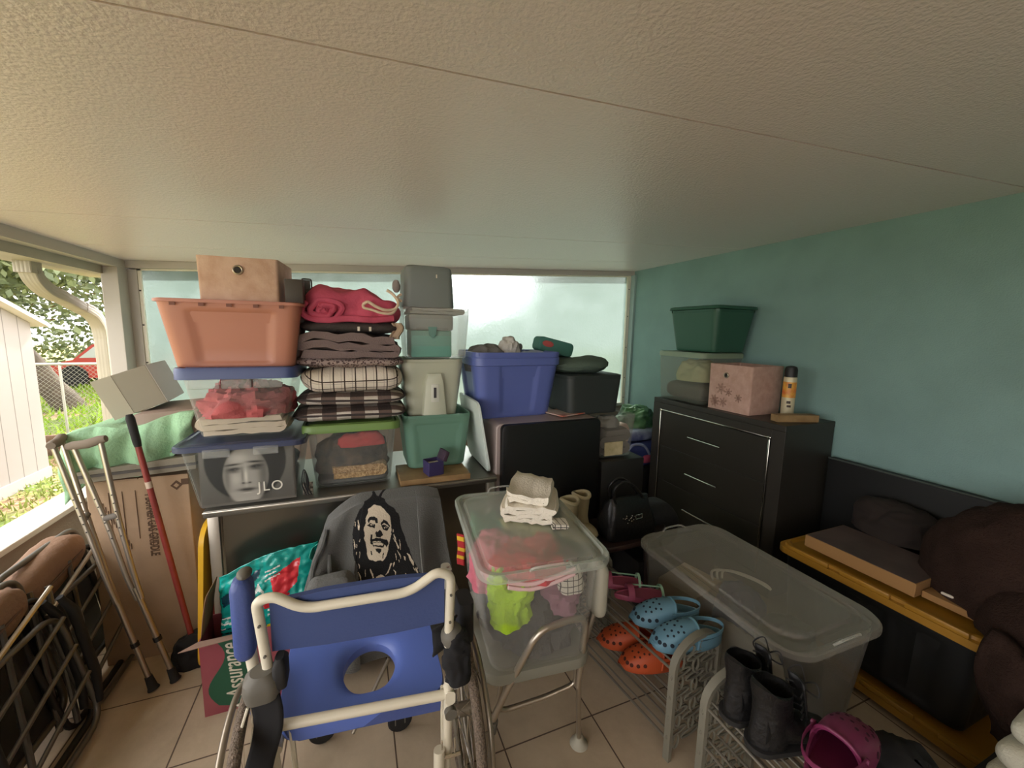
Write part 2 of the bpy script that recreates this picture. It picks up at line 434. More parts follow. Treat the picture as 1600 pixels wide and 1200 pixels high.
pg = MB(); v = pg.ring([(-1.45, 3.83, .90), (2.93, 3.83, .90), (2.93, 3.83, 2.345), (-1.45, 3.83, 2.10)]); pg.bm.faces.new(v)
obj('frosted_pane', pg, m_frost, win, smooth=False)
sc_ = MB()
for x, zs in ((-1.448, (1.95, 1.7, 1.42, 1.1)), (2.905, (2.2, 1.9, 1.55, 1.2, .97))):
    for z in zs: sc_.cyl((x, 3.79, z), (x, 3.784, z), .006, 10)
obj('screw', sc_, mat('dark_screw', (60, 55, 50), .4, .8), win)
# corner strip on the right
struct('trim_10', MB().box(2.925, 2.95, 3.72, 3.79, .875, 2.352), mat('corner_strip', (150, 172, 168), .5))

# ------------------------------------------------------------------ outdoors
m_grd = mat('leafy_ground', (128, 122, 84), .95, bump=.8, bscale=30)
n, b = nodes(m_grd); tcn = n.nodes.new('ShaderNodeTexCoord')
n1 = n.nodes.new('ShaderNodeTexNoise'); n1.inputs['Scale'].default_value = 1.1; n1.inputs['Detail'].default_value = 6; n.links.new(tcn.outputs['Object'], n1.inputs['Vector'])
n2 = n.nodes.new('ShaderNodeTexNoise'); n2.inputs['Scale'].default_value = 14; n2.inputs['Detail'].default_value = 8; n.links.new(tcn.outputs['Object'], n2.inputs['Vector'])
r1 = n.nodes.new('ShaderNodeValToRGB'); r1.color_ramp.elements[0].position = .42; r1.color_ramp.elements[1].position = .56
r1.color_ramp.elements[0].color = srgb(168, 138, 104); r1.color_ramp.elements[1].color = srgb(120, 142, 62); n.links.new(n1.outputs['Fac'], r1.inputs['Fac'])
r2 = n.nodes.new('ShaderNodeValToRGB'); r2.color_ramp.elements[0].position = .4; r2.color_ramp.elements[1].position = .6
r2.color_ramp.elements[0].color = (.45, .45, .4, 1); r2.color_ramp.elements[1].color = (1, 1, 1, 1); n.links.new(n2.outputs['Fac'], r2.inputs['Fac'])
mm = n.nodes.new('ShaderNodeMix'); mm.data_type = 'RGBA'; mm.blend_type = 'MULTIPLY'; mm.inputs[0].default_value = 1
n.links.new(r1.outputs[0], mm.inputs[6]); n.links.new(r2.outputs[0], mm.inputs[7]); n.links.new(mm.outputs[2], b.inputs['Base Color'])
gr = MB(); gr.grid(lambda u, v: (-45+80*u, -8+26*v*0+56*v-0, -.12+.05*noise.noise(Vector((u*30, v*30, 0)))*min(1, 6*v)), 60, 60)
# keep the yard outside the room
g0 = MB()
g0.box(-45, -1.66, -8, 45, -.3, -.10); g0.box(-1.66, 40, 3.95, 45, -.3, -.10)
gr.bm.free()
yard = struct('floor_yard', g0, m_grd)
def blades(name, label, x0, x1, y0, y1, cnt, h, m, seed):
    q = MB(); rn = random.Random(seed)
    for _ in range(cnt):
        x, y = rn.uniform(x0, x1), rn.uniform(y0, y1); a = rn.uniform(0, 2*PI); hh = h*rn.uniform(.5, 1.2); ww = hh*.16
        dx, dy = math.cos(a)*ww, math.sin(a)*ww; lx, ly = rn.uniform(-.5, .5)*hh, rn.uniform(-.5, .5)*hh
        v = [q.bm.verts.new(p) for p in ((x-dx, y-dy, -.10), (x+dx, y+dy, -.10), (x+lx, y+ly, -.10+hh))]; q.bm.faces.new(v)
    o = tag(obj(name, q, m, None, smooth=False), label, 'grass'); o['kind'] = 'stuff'; return o
m_gr1 = mat('sunlit_grass', (150, 185, 50), .8, var=.4, vscale=2)
blades('lawn_grass', 'bright green grass of the lawn beyond the wire fence', -14, -1, 8.4, 17, 9000, .16, m_gr1, 3)
blades('yard_grass', 'thin grass tufts among leaf litter in front of the fence', -6.5, -1.7, 4.2, 8, 5000, .07, mat('yard_grass', (150, 165, 80), .85, var=.4, vscale=3), 4)
lf = MB(); rn = random.Random(5)
for _ in range(2600):
    x, y = rn.uniform(-6, -1.7), rn.uniform(1.5, 7.5); a = rn.uniform(0, 2*PI); s = rn.uniform(.015, .04)
    P = [Vector((math.cos(a+k*PI/2)*s*(1 if k % 2 else .5), math.sin(a+k*PI/2)*s*(1 if k % 2 else .5), rn.uniform(0, .02)))+Vector((x, y, -.095)) for k in range(4)]
    lf.bm.faces.new([lf.bm.verts.new(p) for p in P])
o = tag(obj('leaf_litter', lf, mat('dry_leaves', (205, 170, 130), .8, col2=(120, 90, 62), vscale=9), None, smooth=False), 'dry brown fallen leaves scattered over the yard', 'leaves'); o['kind'] = 'stuff'

# shed
m_shed = mat('shed_siding', (218, 206, 200), .7)
n, b = nodes(m_shed); o_ = sepxyz(n)
gv = mathn(n, 'MAXIMUM', stripe(n, o_[1], .2, .01), stripe(n, o_[0], .2, .01))
n.links.new(mixc(n, gv, srgb(152, 144, 138), srgb(104, 98, 92)), b.inputs['Base Color'])
sh = thing('garden_shed', 'pale pinkish white garden shed with vertical siding outside on the left', 'shed', (-4.5, 5.25, -.1))
q = MB().poly([(-5.6, 4.3, -.1), (-5.6, 6.24, -.1), (-5.6, 6.24, 1.70), (-5.6, 5.27, 2.08), (-5.6, 4.3, 1.70)], (2.2, 0, 0)); obj('wall', q, m_shed, sh, smooth=False)
q = MB()
q.poly([(-5.7, 6.36, 1.655), (-5.7, 5.27, 2.09), (-5.7, 5.27, 2.13), (-5.7, 6.36, 1.70)], (2.4, 0, 0)); q.poly([(-5.7, 4.18, 1.655), (-5.7, 4.18, 1.70), (-5.7, 5.27, 2.13), (-5.7, 5.27, 2.09)], (2.4, 0, 0))
obj('roof', q, mat('shed_roof', (225, 218, 212), .6), sh, smooth=False)
obj('foot_trim', MB().box(-3.40, -3.385, 4.3, 6.25, -.1, .02), mat('shed_trim', (170, 162, 158), .7), sh, smooth=False)

# chain link fence
m_galv = mat('galvanised', (190, 190, 180), .4, .6)
fe = thing('chain_link_fence', 'chain link fence with a pale top rail crossing the back of the yard', 'fence', (-4, 8.1, -.1))
obj('top_rail', MB().tube([(-12, 8.1, 1.09), (1, 8.1, 1.09)], .022), m_galv, fe)
for x in (-11.2, -8.7, -6.2, -4.15, -1.6): obj('post', MB().cyl((x, 8.1, -.1), (x, 8.1, 1.12), .016), m_galv, fe)
q = MB()
for k in range(-190, 20):
    x = k*.065
    for s in (-1, 1):
        p = [(x, 8.1, -.08), (x+s*1.15, 8.1, 1.07)]
        q.tube(p, .0022, 3, caps=False)
obj('wire_mesh', q, m_galv, fe)
tim = thing('timber_edging', 'low brown timber garden edging lying across the yard before the fence', 'garden edging', (-4, 7.2, -.1))
m_tim = mat('brown_timber', (128, 102, 84), .85, bump=.4, bscale=20, var=.3, vscale=4)
for k in range(3): obj('board', MB().box(-9, -1.9, 7.2+.01*k, 7.25+.01*k, -.1+.095*k, -.01+.095*k, .004), m_tim, tim)
for x in (-7.5, -5.6, -4.55, -2.9): obj('stake', MB().box(x, x+.04, 7.17, 7.2, -.1, .22), mat('pale_stake', (190, 170, 155), .8), tim)

m_bark = mat('bark', (92, 80, 66), .9, bump=.8, bscale=18, var=.4, vscale=5)
m_leafd = mat('tree_leaves', (124, 134, 88), .6, col2=(76, 88, 58), vscale=1.2)
def tree(label, x, y, lean, cr, cz, rad, cnt, seed, m=m_leafd):
    t = thing('oak_tree', label, 'tree', (x, y, -.1), 0, 'trees beyond the yard fence')
    rn = random.Random(seed)
    P = smooth_path([(x, y, -.15), (x+lean*.3, y, .9), (x+lean*.7, y+.2, 2.0), (x+lean, y+.3, 3.2), (x+lean*1.2, y+.2, 4.6)], 5)
    obj('trunk', MB().tube(P, [cr*(1-.6*i/len(P)) for i in range(len(P))], 10), m_bark, t, noiseamp=.04, nscale=3)
    q = MB()
    for k in range(4):
        a = rn.uniform(0, 2*PI); q.tube(smooth_path([(x+lean*.8, y+.2, 2.3), (x+lean+math.cos(a)*1.0, y+math.sin(a)*1.0, 3.0), (x+lean+math.cos(a)*2.2, y+math.sin(a)*2.2, 3.4)], 5), cr*.35, 7)
    obj('branch', q, m_bark, t)
    q = MB()
    cl = [(x+lean+rn.uniform(-rad, rad), y+rn.uniform(-rad, rad), cz+rn.uniform(-.5, 1)*rad*.5) for _ in range(46)]
    for _ in range(cnt):
        c = rn.choice(cl); d = Vector([rn.gauss(0, .42) for _ in range(3)]); p = Vector(c)+d; s = rn.uniform(.05, .11)
        a = Vector([rn.uniform(-1, 1) for _ in range(3)]).normalized(); b_ = a.orthogonal().normalized()
        q.bm.faces.new([q.bm.verts.new(p+v) for v in (a*s, b_*s*.5, -a*s, -b_*s*.5)])
    f = obj('foliage', q, m, t, smooth=False); f['kind'] = 'stuff'
    return t
tree('dark trunked oak leaning left behind the fence near the red car', -5.6, 11.2, -2.0, .24, 3.9, 3.0, 15000, 11)
tree('leafy oak standing far behind the shed', -9.8, 12.5, .4, .22, 3.4, 3.2, 13000, 12)
tree('thin oak whose branches fork right of the leaning trunk', -4.6, 12.8, 1.2, .12, 4.2, 3.0, 13000, 13)
tree('oak closest to the fence with low hanging leaves', -7.6, 9.9, .5, .16, 3.3, 2.2, 11000, 14)
hb = MB(); rn = random.Random(21)
for _ in range(46000):
    p = Vector((rn.uniform(-26, 14), rn.uniform(20, 23), rn.uniform(-.1, 8.5)**1)); s = rn.uniform(.07, .15)
    a = Vector([rn.uniform(-1, 1) for _ in range(3)]).normalized(); b_ = a.orthogonal().normalized()
    hb.bm.faces.new([hb.bm.verts.new(p+v) for v in (a*s, b_*s*.6, -a*s, -b_*s*.6)])
o = tag(obj('distant_foliage', hb, m_leafd, None, smooth=False), 'mass of dark green foliage filling the distance behind the oaks', 'foliage'); o['kind'] = 'stuff'
# red car far away
car = thing('car', 'red car parked far off behind the leaning oak trunk', 'car', (-6.2, 15.5, -.1))
m_red = mat('red_paint', (190, 52, 36), .35)
q = MB(); prof = [(-1.9, .25), (-1.95, .62), (-1.2, .78), (-.75, 1.22), (.55, 1.25), (1.15, .82), (1.95, .72), (1.98, .28)]
q.poly([(-6.2+a, 15.0, z-.1) for a, z in prof], (0, 1.5, 0)); obj('body', q, m_red, car, smooth=False)
q = MB(); q.poly([(-6.2-1.05, 14.985, .74), (-6.2-.7, 14.985, 1.06), (-6.2+.5, 14.985, 1.08), (-6.2+.95, 14.985, .76)], (0, 1.53, 0)); obj('side_window', q, mat('car_glass', (200, 205, 205), .1), car, smooth=False)
for s in (-1.2, 1.25):
    for yy in (15.05, 16.4): obj('wheel', MB().lathe([(.05, -.1), (.3, -.1), (.32, 0), (.3, .1), (.05, .1)], (-6.2+s, yy, .22), 18, 'Y'), mat('tyre', (25, 25, 25), .8), car)

# gutter and downspout
m_gut = mat('gutter_cream', (178, 170, 150), .5, var=.15, vscale=4)
gu = thing('roof_gutter', 'cream metal roof gutter above the open left side', 'gutter', (-1.75, 1, 2.06))
q = MB().poly([(-1.90, -3.2, 2.10), (-1.86, -3.2, 2.055), (-1.60, -3.2, 2.055), (-1.60, -3.2, 2.20), (-1.93, -3.2, 2.20), (-1.93, -3.2, 2.13)], (0, 7.3, 0))
obj('trough', q, m_gut, gu, smooth=False)
obj('fascia', MB().box(-1.62, -1.588, -3.2, 4.05, 2.045, 2.24), m_gut, gu, smooth=False)
dn = thing('downspout', 'ribbed cream metal downspout bending back to the corner post', 'downspout', (-1.75, 3.9, -.1))
def duct(P, a, b_):
    P = [Vector(p) for p in P]; R_ = []
    for i, p in enumerate(P):
        t = (P[min(i+1, len(P)-1)]-P[max(i-1, 0)]).normalized(); x = Vector((1, 0, 0)); x = (x-t*x.dot(t)).normalized(); y = t.cross(x)
        q = []
        for k, (u, v) in enumerate(dense(rrect(a, b_, .012, 3), .006)):
            e = 1 if k % 3 else .955
            q.append(p+x*u*e+y*v*e)
        R_.append(q)
    return MB().rings(R_)
X_ = -1.77
el1 = smooth_path([(X_, 3.30, 2.03), (X_, 3.33, 1.965), (X_, 3.42, 1.905), (X_, 3.55, 1.872)], 6)
mid = [(X_, 3.53, 1.877), (X_, 3.76, 1.808)]
el2 = smooth_path([(X_, 3.74, 1.815), (X_, 3.86, 1.775), (X_, 3.945, 1.69), (X_, 3.965, 1.60)], 6)
obj('outlet', duct([(X_, 3.29, 2.06), (X_, 3.29, 1.99)], .085, .10), m_gut, dn)
for e in (el1, el2):
    q = duct(e, .085, .075); obj('elbow', q, m_gut, dn)
obj('pipe', duct(mid, .08, .07), m_gut, dn)
obj('pipe', duct([(X_, 3.965, 1.61), (X_, 3.965, -.1)], .08, .07), m_gut, dn)
# ------------------------------------------------------------------ shared object materials
m_clr = clear('clear_plastic', (206, 208, 200), .10, .22)
m_clr2 = clear('clear_plastic_hazy', (196, 200, 194), .12, .28)
m_blue_lid = mat('slate_blue_lid', (72, 84, 128), .4)
m_black = mat('black_plastic', (22, 22, 22), .5)
m_rub = mat('black_rubber', (30, 29, 28), .8)
m_alt = mat('tube_aluminium', (176, 166, 150), .32, .85)
m_chrome = mat('chrome', (215, 210, 200), .15, 1)
m_card = mat('cardboard', (166, 140, 112), .85, bump=.15, bscale=40, var=.12, vscale=7)
m_card2 = mat('dark_cardboard', (140, 108, 78), .85, var=.1, vscale=7)
m_print = mat('brown_print', (84, 62, 44), .8)
m_white = mat('white_cloth', (222, 212, 196), .9, bump=.3, bscale=200)

# ------------------------------------------------------------------ steel work table with everything on it
TB = thing('work_table', 'stainless steel cabinet table under the back row of totes', 'table', (.05, 2.4, 0))
m_steel = mat('stainless_steel', (110, 106, 96), .28, .9, var=.1, vscale=3)
m_tabtop = mat('table_top', (120, 116, 106), .35, .7)
obj('tabletop', MB().box(-.665, .758, 2.115, 2.80, .825, .86, .006), m_tabtop, TB)
obj('front_edge', MB().box(-.665, .758, 2.108, 2.116, .846, .856, .002), mat('edge_metal', (190, 184, 170), .3, .9), TB)
for x, y in ((-.655, 2.13), (.705, 2.13), (-.655, 2.74), (.705, 2.74)):
    obj('leg', MB().box(x, x+.045, y, y+.045, 0, .825, .003), mat('leg_steel', (168, 160, 146), .35, .7), TB)
obj('front_panel', MB().box(-.60, .70, 2.150, 2.165, .02, .822), m_steel, TB, smooth=False)
obj('side_panel', MB().box(-.645, -.635, 2.18, 2.73, .02, .822), m_steel, TB, smooth=False)

# --- left column: poster bin, garment bin, salmon tote, pink cube
J = tote('poster_bin', 'clear tote holding a black and white face poster, lowest of the left stack', 'storage bin', -.745, -.235, 2.075, 2.60, .861, 1.165, clear('clear_front_plastic', (150, 156, 150), .07, .3), .045, lid=None, recess=0, rim=.014)
obj('lid', lid_body(.525, .54, .304, .012, .05, .045, .004, .014), mat('blue_lid_translucent', (66, 74, 104), .35, alpha=.75), J, world=False)
for s in (-.09, .1): obj('latch', MB().box(s-.05, s+.05, -.282, -.27, .262, .30, .004), clear('latch_clear', (200, 202, 196), .35), J, world=False)
# poster: soft grey face drawn as tones of the paper itself
NX, NZ = 230, 150
def tones(u, v):
    """u,v in 0..1 (v up), print tone 0..1"""
    g = lambda cx, cy, sx, sy, r=0: np.exp(-((((u-cx)*math.cos(r)+(v-cy)*math.sin(r))/sx)**2+((-(u-cx)*math.sin(r)+(v-cy)*math.cos(r))/sy)**2))
    t = .34+.10*v+0*u
    hair = 1/(1+np.exp(-40*(1-((u-.48)/.43)**2-((v-.75)/.72)**2))); t = t*(1-hair)+.09*hair
    face = 1/(1+np.exp(-22*(1-((u-.47)/.25)**2-((v-.47)/.54)**2))); t = t*(1-face)+(.56-.10*(u > .6)*0)*face
    t = t+.10*g(.40, .80, .1, .12)+.08*g(.36, .42, .06, .12)-.16*g(.66, .5, .06, .4)-.12*g(.27, .45, .035, .3)
    for cx, cy, s in ((.345, .60, 1), (.575, .63, 1)):
        t = t-.42*g(cx, cy, .06, .03, .12)+.22*g(cx+.012, cy-.004, .014, .010)-.36*g(cx-.005*s, cy+.085, .075, .018, .10 if cx < .5 else -.05)-.14*g(cx, cy-.05, .06, .022)
    t = t-.10*g(.43, .47, .012, .13)+.16*g(.468, .45, .018, .15)-.26*g(.435, .335, .016, .012)-.26*g(.505, .335, .016, .012)-.10*g(.47, .325, .05, .02)
    t = t-.34*g(.475, .215, .085, .024)-.12*g(.475, .18, .06, .022)+.08*g(.475, .15, .05, .012)-.22*g(.475, .205, .075, .005)
    return np.clip(t, .06, .8)
def toned_sheet(name, P0, ux, vz, nx, nz, fn, parent, tint=(1, .98, .93)):
    me = bpy.data.meshes.new(name); P0, ux, vz = Vector(P0), Vector(ux), Vector(vz)
    inv = (Matrix.Translation(parent.location) @ parent.rotation_euler.to_matrix().to_4x4()).inverted()
    vs = [inv @ (P0+ux*(i/(nx-1))+vz*(j/(nz-1))) for j in range(nz) for i in range(nx)]
    fs = [(j*nx+i, j*nx+i+1, (j+1)*nx+i+1, (j+1)*nx+i) for j in range(nz-1) for i in range(nx-1)]
    me.from_pydata(vs, [], fs)
    U, V = np.meshgrid(np.linspace(0, 1, nx), np.linspace(0, 1, nz)); T = fn(U, V)
    if T.ndim == 2: T = np.stack([T*c for c in tint], -1)
    ca = me.color_attributes.new('print', 'FLOAT_COLOR', 'POINT')
    A = np.ones((nz*nx, 4)); A[:, :3] = np.clip(.5+(T.reshape(-1, 3)-.42)*1.35-.08, .03, 1)**2.2; ca.data.foreach_set('color', A.ravel())
    mm = bpy.data.materials.new(name); mm.use_nodes = True; n = mm.node_tree; a = n.nodes.new('ShaderNodeVertexColor'); a.layer_name = 'print'
    n.links.new(a.outputs['Color'], n.nodes['Principled BSDF'].inputs['Base Color']); n.nodes['Principled BSDF'].inputs['Roughness'].default_value = .4
    me.materials.append(mm); return link(name, me, parent)
po = tag(bpy.data.objects.new('face_poster', None), 'black and white poster of a woman\'s face standing inside the lowest clear bin', 'poster'); C.objects.link(po); po.location = (-.49, 2.15, .88)
toned_sheet('poster_sheet', (-.665, 2.128, .885), (.375, 0, 0), (0, 0, .262), NX, NZ, tones, po)
obj('backing_card', MB().box(-.67, -.285, 2.131, 2.145, .872, 1.15), mat('grey_card', (92, 88, 80), .7), po, smooth=False)
m_let = mat('silver_lettering', (225, 220, 205), .35)
text('printed_letters', 'JLO', .066, m_let, po, frame((-.392, 2.124, .945), (1, 0, 0), (0, 0, 1)), sx=.95, spacing=1.15)
solid_obj('folded_linen', place(folded(.36, .32, .20, 5, 3), -.49, 2.34, .872), mat('grey_linen', (110, 108, 104), .9), 'grey folded linen behind the poster in the lowest clear bin', 'linen')

G = tote('garment_bin', 'clear tote with blue lid showing pink clothes, under the salmon tote', 'storage bin', -.715, -.26, 2.085, 2.56, 1.195, 1.49, m_clr, .045, lid=m_blue_lid, recess=0, rim=.012, lidt=.03)
for s in (-.12, .0, .12): obj('latch', MB().box(s-.055, s+.055, -.262, -.246, .235, .275, .004), clear('latch_clear', (200, 202, 196), .35), G, world=False)
m_pinkc = mat('dusty_pink_cloth', (170, 84, 84), .9, bump=.3, bscale=90)
solid_obj('pink_garment', heap(-.49, 2.30, 1.285, .20, .185, .15, .045, 4, 13, 60, 26), m_pinkc, 'crumpled dusty pink garment seen through the blue lidded clear bin', 'clothing')
solid_obj('folded_sheet', place(folded(.37, .33, .085, 3, 8, amp=.012), -.488, 2.31, 1.203), mat('beige_sheet', (196, 182, 160), .9), 'beige folded sheet at the bottom of the clear bin with pink clothes', 'bedding')
m_sal = mat('salmon_plastic', (184, 122, 98), .42)
tote('salmon_tote', 'large salmon plastic tote near the top of the left stack', 'storage bin', -.79, -.205, 2.08, 2.53, 1.513, 1.815, m_sal, .045, lid=None, r=.05, rim=.018, rimh=.012, recess=.010, panel=.62)
sl = MB(); sl.rings([[(p[0], p[1], 1.80) for p in rrect(.565, .43, .05)], [(p[0], p[1], 1.812) for p in rrect(.565, .43, .05)]]); place(sl, -.4975, 2.305, 0)
solid_obj('tote_cover', sl, m_sal, 'flat salmon cover set inside the rim of the salmon tote', 'lid')
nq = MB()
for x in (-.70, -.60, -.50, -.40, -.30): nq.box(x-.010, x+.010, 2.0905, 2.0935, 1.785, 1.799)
obj('rim_notch', nq, mat('salmon_notch_shade', (120, 72, 56), .6), [o for o in C.objects if o.name == 'salmon_tote'][0], smooth=False)  # notches are solid blocks, their shade put into a darker salmon
m_cube = mat('blush_fabric', (190, 152, 126), .7, bump=.2, bscale=60, col2=(206, 172, 148), vscale=14)
def fabric_cube(name, label, x0, x1, y0, y1, z0, z1, rotz, gro, m, motif=None):
    t = thing(name, label, 'storage cube', ((x0+x1)/2, (y0+y1)/2, z0), rotz)
    W, D_, H_ = x1-x0, y1-y0, z1-z0; q = MB()
    rg = lambda f, z: [(p[0]*f, p[1]*f, z) for p in rrect(W, D_, .012, 3)]
    q.rings([rg(.985, 0), rg(.98, .01), rg(.99, H_*.6), rg(1, H_), rg(.965, H_), rg(.955, H_*.5), rg(.95, .008)])
    obj('box_body', q, m, t, world=False)
    side, gx_, gz = gro
    q = MB(); c = (gx_, -D_/2-.003, gz) if side == 'Y' else (-W/2-.003, gx_, gz)
    q.tube([(c[0]+.0175*math.cos(2*PI*k/24), c[1], c[2]+.0175*math.sin(2*PI*k/24)) if side == 'Y' else (c[0], c[1]+.0175*math.cos(2*PI*k/24), c[2]+.0175*math.sin(2*PI*k/24)) for k in range(24)], .0045, 8, closed=True)
    obj('grommet', q, mat('brass_ring', (170, 158, 140), .3, .9), t, world=False)
    q = MB(); q.lathe([(.001, -.0035), (.0125, -.0035), (.0125, .002), (.001, .002)], c, 16, 'Y' if side == 'Y' else 'X')
    obj('grommet_hole', q, mat('hole_dark', (44, 38, 34), .8), t, world=False)
    if motif: motif(t, W, D_, H_)
    return t
fabric_cube('fabric_cube', 'blush fabric storage cube on top of the salmon tote, touching the ceiling line', -.615, -.30, 2.14, 2.44, 1.815, 2.005, math.radians(-4), ('Y', 0, .135), m_cube)
solid_obj('dark_box', MB().box(-.29, -.215, 2.14, 2.24, 1.815, 1.925, .003), mat('charcoal_box', (70, 62, 52), .6), 'small dark box standing beside the blush fabric cube', 'box')
q = MB(); q.tube(fillet([(-.235, 2.3, 1.82), (-.235, 2.3, 1.945), (-.19, 2.3, 1.945), (-.19, 2.3, 1.82)], .01), .004, 6); q.tube([(-.235, 2.30, 1.88), (-.19, 2.3, 1.90)], .003, 6); q.tube([(-.235, 2.3, 1.90), (-.2, 2.3, 1.86)], .003, 6)
q.box(-.23, -.195, 2.299, 2.301, 1.82, 1.94)
solid_obj('wire_frame', q, mat('grey_wire', (70, 66, 58), .5), 'small dark wire frame beside the dark box behind the pink duvet', 'frame')

# --- middle column: green lidded bin and the bedding pile
m_brn = mat('brown_mix_cloth', (92, 78, 62), .9, bump=.5, bscale=60, col2=(58, 52, 44), vscale=18)
tote('bedding_bin', 'clear tote with olive green lid under the pile of blankets', 'storage bin', -.25, .215, 2.19, 2.62, .861, 1.190, m_clr2, .03, lid=mat('olive_green_lid', (110, 140, 72), .4), recess=.0, rim=.012, panel=.8)
solid_obj('brown_throw', heap(-.02, 2.38, .93, .195, .155, .19, .03, 9, 9), m_brn, 'brown mottled throw filling the green lidded bin', 'blanket')
solid_obj('red_scarf', heap(.02, 2.255, 1.075, .12, .035, .07, .02, 15, 9), mat('red_cloth', (176, 60, 58), .85), 'red cloth showing near the top of the green lidded bin', 'clothing')
solid_obj('woven_mat', place(folded(.30, .10, .07, 2, 5, amp=.004), .0, 2.275, .905), mat('straw_weave', (206, 176, 132), .9, bump=1, bscale=160, col2=(150, 118, 80), vscale=90), 'straw coloured woven mat folded low in the green lidded bin', 'mat')
solid_obj('dark_linen', place(slab(.37, .33, .045, seed=6, amp=.004), -.018, 2.40, .869), mat('grey_dark_linen', (78, 76, 72), .9), 'dark grey cloth along the bottom of the green lidded bin', 'linen')

# buffalo check material
def check_mat(name, period, cols, wv):
    m = mat(name, (200, 190, 175), .95, bump=.5, bscale=120); n, b = nodes(m); o = sepxyz(n)
    sx = stripe(n, o[0], period*2, period, wv); sy = stripe(n, mathn(n, 'ADD', o[1], mathn(n, 'MULTIPLY', o[2], 1.0)), period*2, period, wv)
    a = mixc(n, sx, srgb(*cols[0]), srgb(*cols[1])); c = mixc(n, sx, srgb(*cols[1]), srgb(*cols[2]))
    n.links.new(mixc(n, sy, a, c), b.inputs['Base Color']); return m
m_buf = check_mat('buffalo_check', .068, ((206, 196, 184), (112, 94, 86), (62, 50, 46)), .01)
m_dgrey = mat('charcoal_fleece', (66, 58, 56), .95, bump=.4, bscale=120)
def pillow(label, x, y, z, w_, d_, h, seed, rz):
    t = thing('plaid_pillow', label, 'pillow', (x, y, z), rz, 'plaid pillows on the bedding pile')
    obj('pillow_body', place(slab(w_, d_, h, .55, .008, seed, crown=.85), x, y, z, rz), m_buf, t)
    q = MB(); q.tube(smooth_path([(x+math.copysign(abs(math.cos(a))**.35, math.cos(a))*w_*.5, y+math.copysign(abs(math.sin(a))**.35, math.sin(a))*d_*.5, z+h*.5+.006*math.sin(3*a+seed)) for a in [2*PI*k/28 for k in range(28)]], 2, True), .006, 6, closed=True)
    obj('flange', q, m_dgrey, t); return t
pillow('lower black and white buffalo check pillow on the green lidded bin', -.02, 2.40, 1.213, .56, .44, .085, 1, .03)
pillow('upper black and white buffalo check pillow just under the white comforter', -.01, 2.40, 1.296, .54, .43, .078, 2, -.03)
# windowpane comforter
m_win = mat('windowpane_plaid', (226, 214, 196), .95, bump=.3, bscale=120); n, b = nodes(m_win); o = sepxyz(n)
zy = mathn(n, 'SUBTRACT', o[2], mathn(n, 'MULTIPLY', o[1], .8))
l1 = mathn(n, 'MAXIMUM', stripe(n, o[0], .052, .006), stripe(n, zy, .05, .006, .018)); l2 = mathn(n, 'MAXIMUM', stripe(n, o[0], .052, .003, .014), stripe(n, zy, .05, .003, .030))
n.links.new(mixc(n, l1, mixc(n, mathn(n, 'MULTIPLY', l2, .6), srgb(224, 212, 196), srgb(150, 134, 122)), srgb(62, 48, 40)), b.inputs['Base Color'])
solid_obj('plaid_comforter', place(slab(.51, .43, .145, .5, .014, 3), -.005, 2.40, 1.366), m_win, 'white comforter with thin black windowpane plaid in the middle of the pile', 'blanket')
m_leo = mat('speckled_fleece', (150, 128, 122), .95); n, b = nodes(m_leo)
vo = n.nodes.new('ShaderNodeTexVoronoi'); vo.inputs['Scale'].default_value = 85; tcn = n.nodes.new('ShaderNodeTexCoord'); n.links.new(tcn.outputs['Object'], vo.inputs['Vector'])
n.links.new(mixc(n, mathn(n, 'LESS_THAN', vo.outputs['Distance'], .42), srgb(166, 146, 138), srgb(82, 62, 60)), b.inputs['Base Color'])
solid_obj('speckled_throw', place(slab(.55, .43, .062, .6, .012, 4, wr=12), -.015, 2.41, 1.498), m_leo, 'thin speckled brown fleece throw under the grey blankets', 'blanket')
solid_obj('grey_blanket', place(folded(.50, .42, .13, 3, 12, .90, .022, 14), -.015, 2.40, 1.550), mat('grey_fleece', (124, 106, 102), .95, bump=.4, bscale=120), 'taupe grey blanket folded in several layers below the dark one', 'blanket')
DB = thing('dark_blanket', 'dark blanket with small white marks right under the pink duvet', 'blanket', (-.01, 2.40, 1.672))
obj('folded_body', place(slab(.49, .41, .068, .6, .008, 5), -.01, 2.40, 1.674), m_dgrey, DB)
for x in (.02, .075): obj('white_mark', MB().box(x, x+.012, 2.190, 2.197, 1.69, 1.712, .001), m_white, DB)
# pink duvet: fluted swirl of folds
m_pink = mat('pink_duvet', (214, 92, 116), .85, bump=.5, bscale=30, col2=(188, 74, 98), vscale=9)
PD = thing('pink_duvet', 'rolled pink duvet with cream piping lying on top of the bedding pile', 'duvet', (0, 2.4, 1.74))
q = MB()
def duvet(u, v):
    x = -.255+.51*u; a = 2*PI*v
    top = 1.74+.09+(.105*math.exp(-((u-.20)/.20)**2)+.085*math.exp(-((u-.60)/.22)**2)+.03*math.exp(-((u-.95)/.1)**2)) if 0 <= u <= 1 else 1.8
    e = max(0.02, 1-abs(2*u-1)**6)**.5; hz = (top-1.725)/2; zc = 1.725+hz
    y = 2.40+.185*e*math.copysign(abs(math.cos(a))**.7, math.cos(a)); z = zc+hz*e*math.copysign(abs(math.sin(a))**.8, math.sin(a))
    p = Vector((x, y, z)); w_ = noise.noise(p*9)*.03+noise.noise(Vector((p.x*26, p.y*8, p.z*20)))*.010
    return Vector((x+w_*.4, y+w_, max(z+w_, 1.73)))
q.grid(lambda u, v: duvet(u, v), 44, 40); 
obj('duvet_body', q, m_pink, PD)
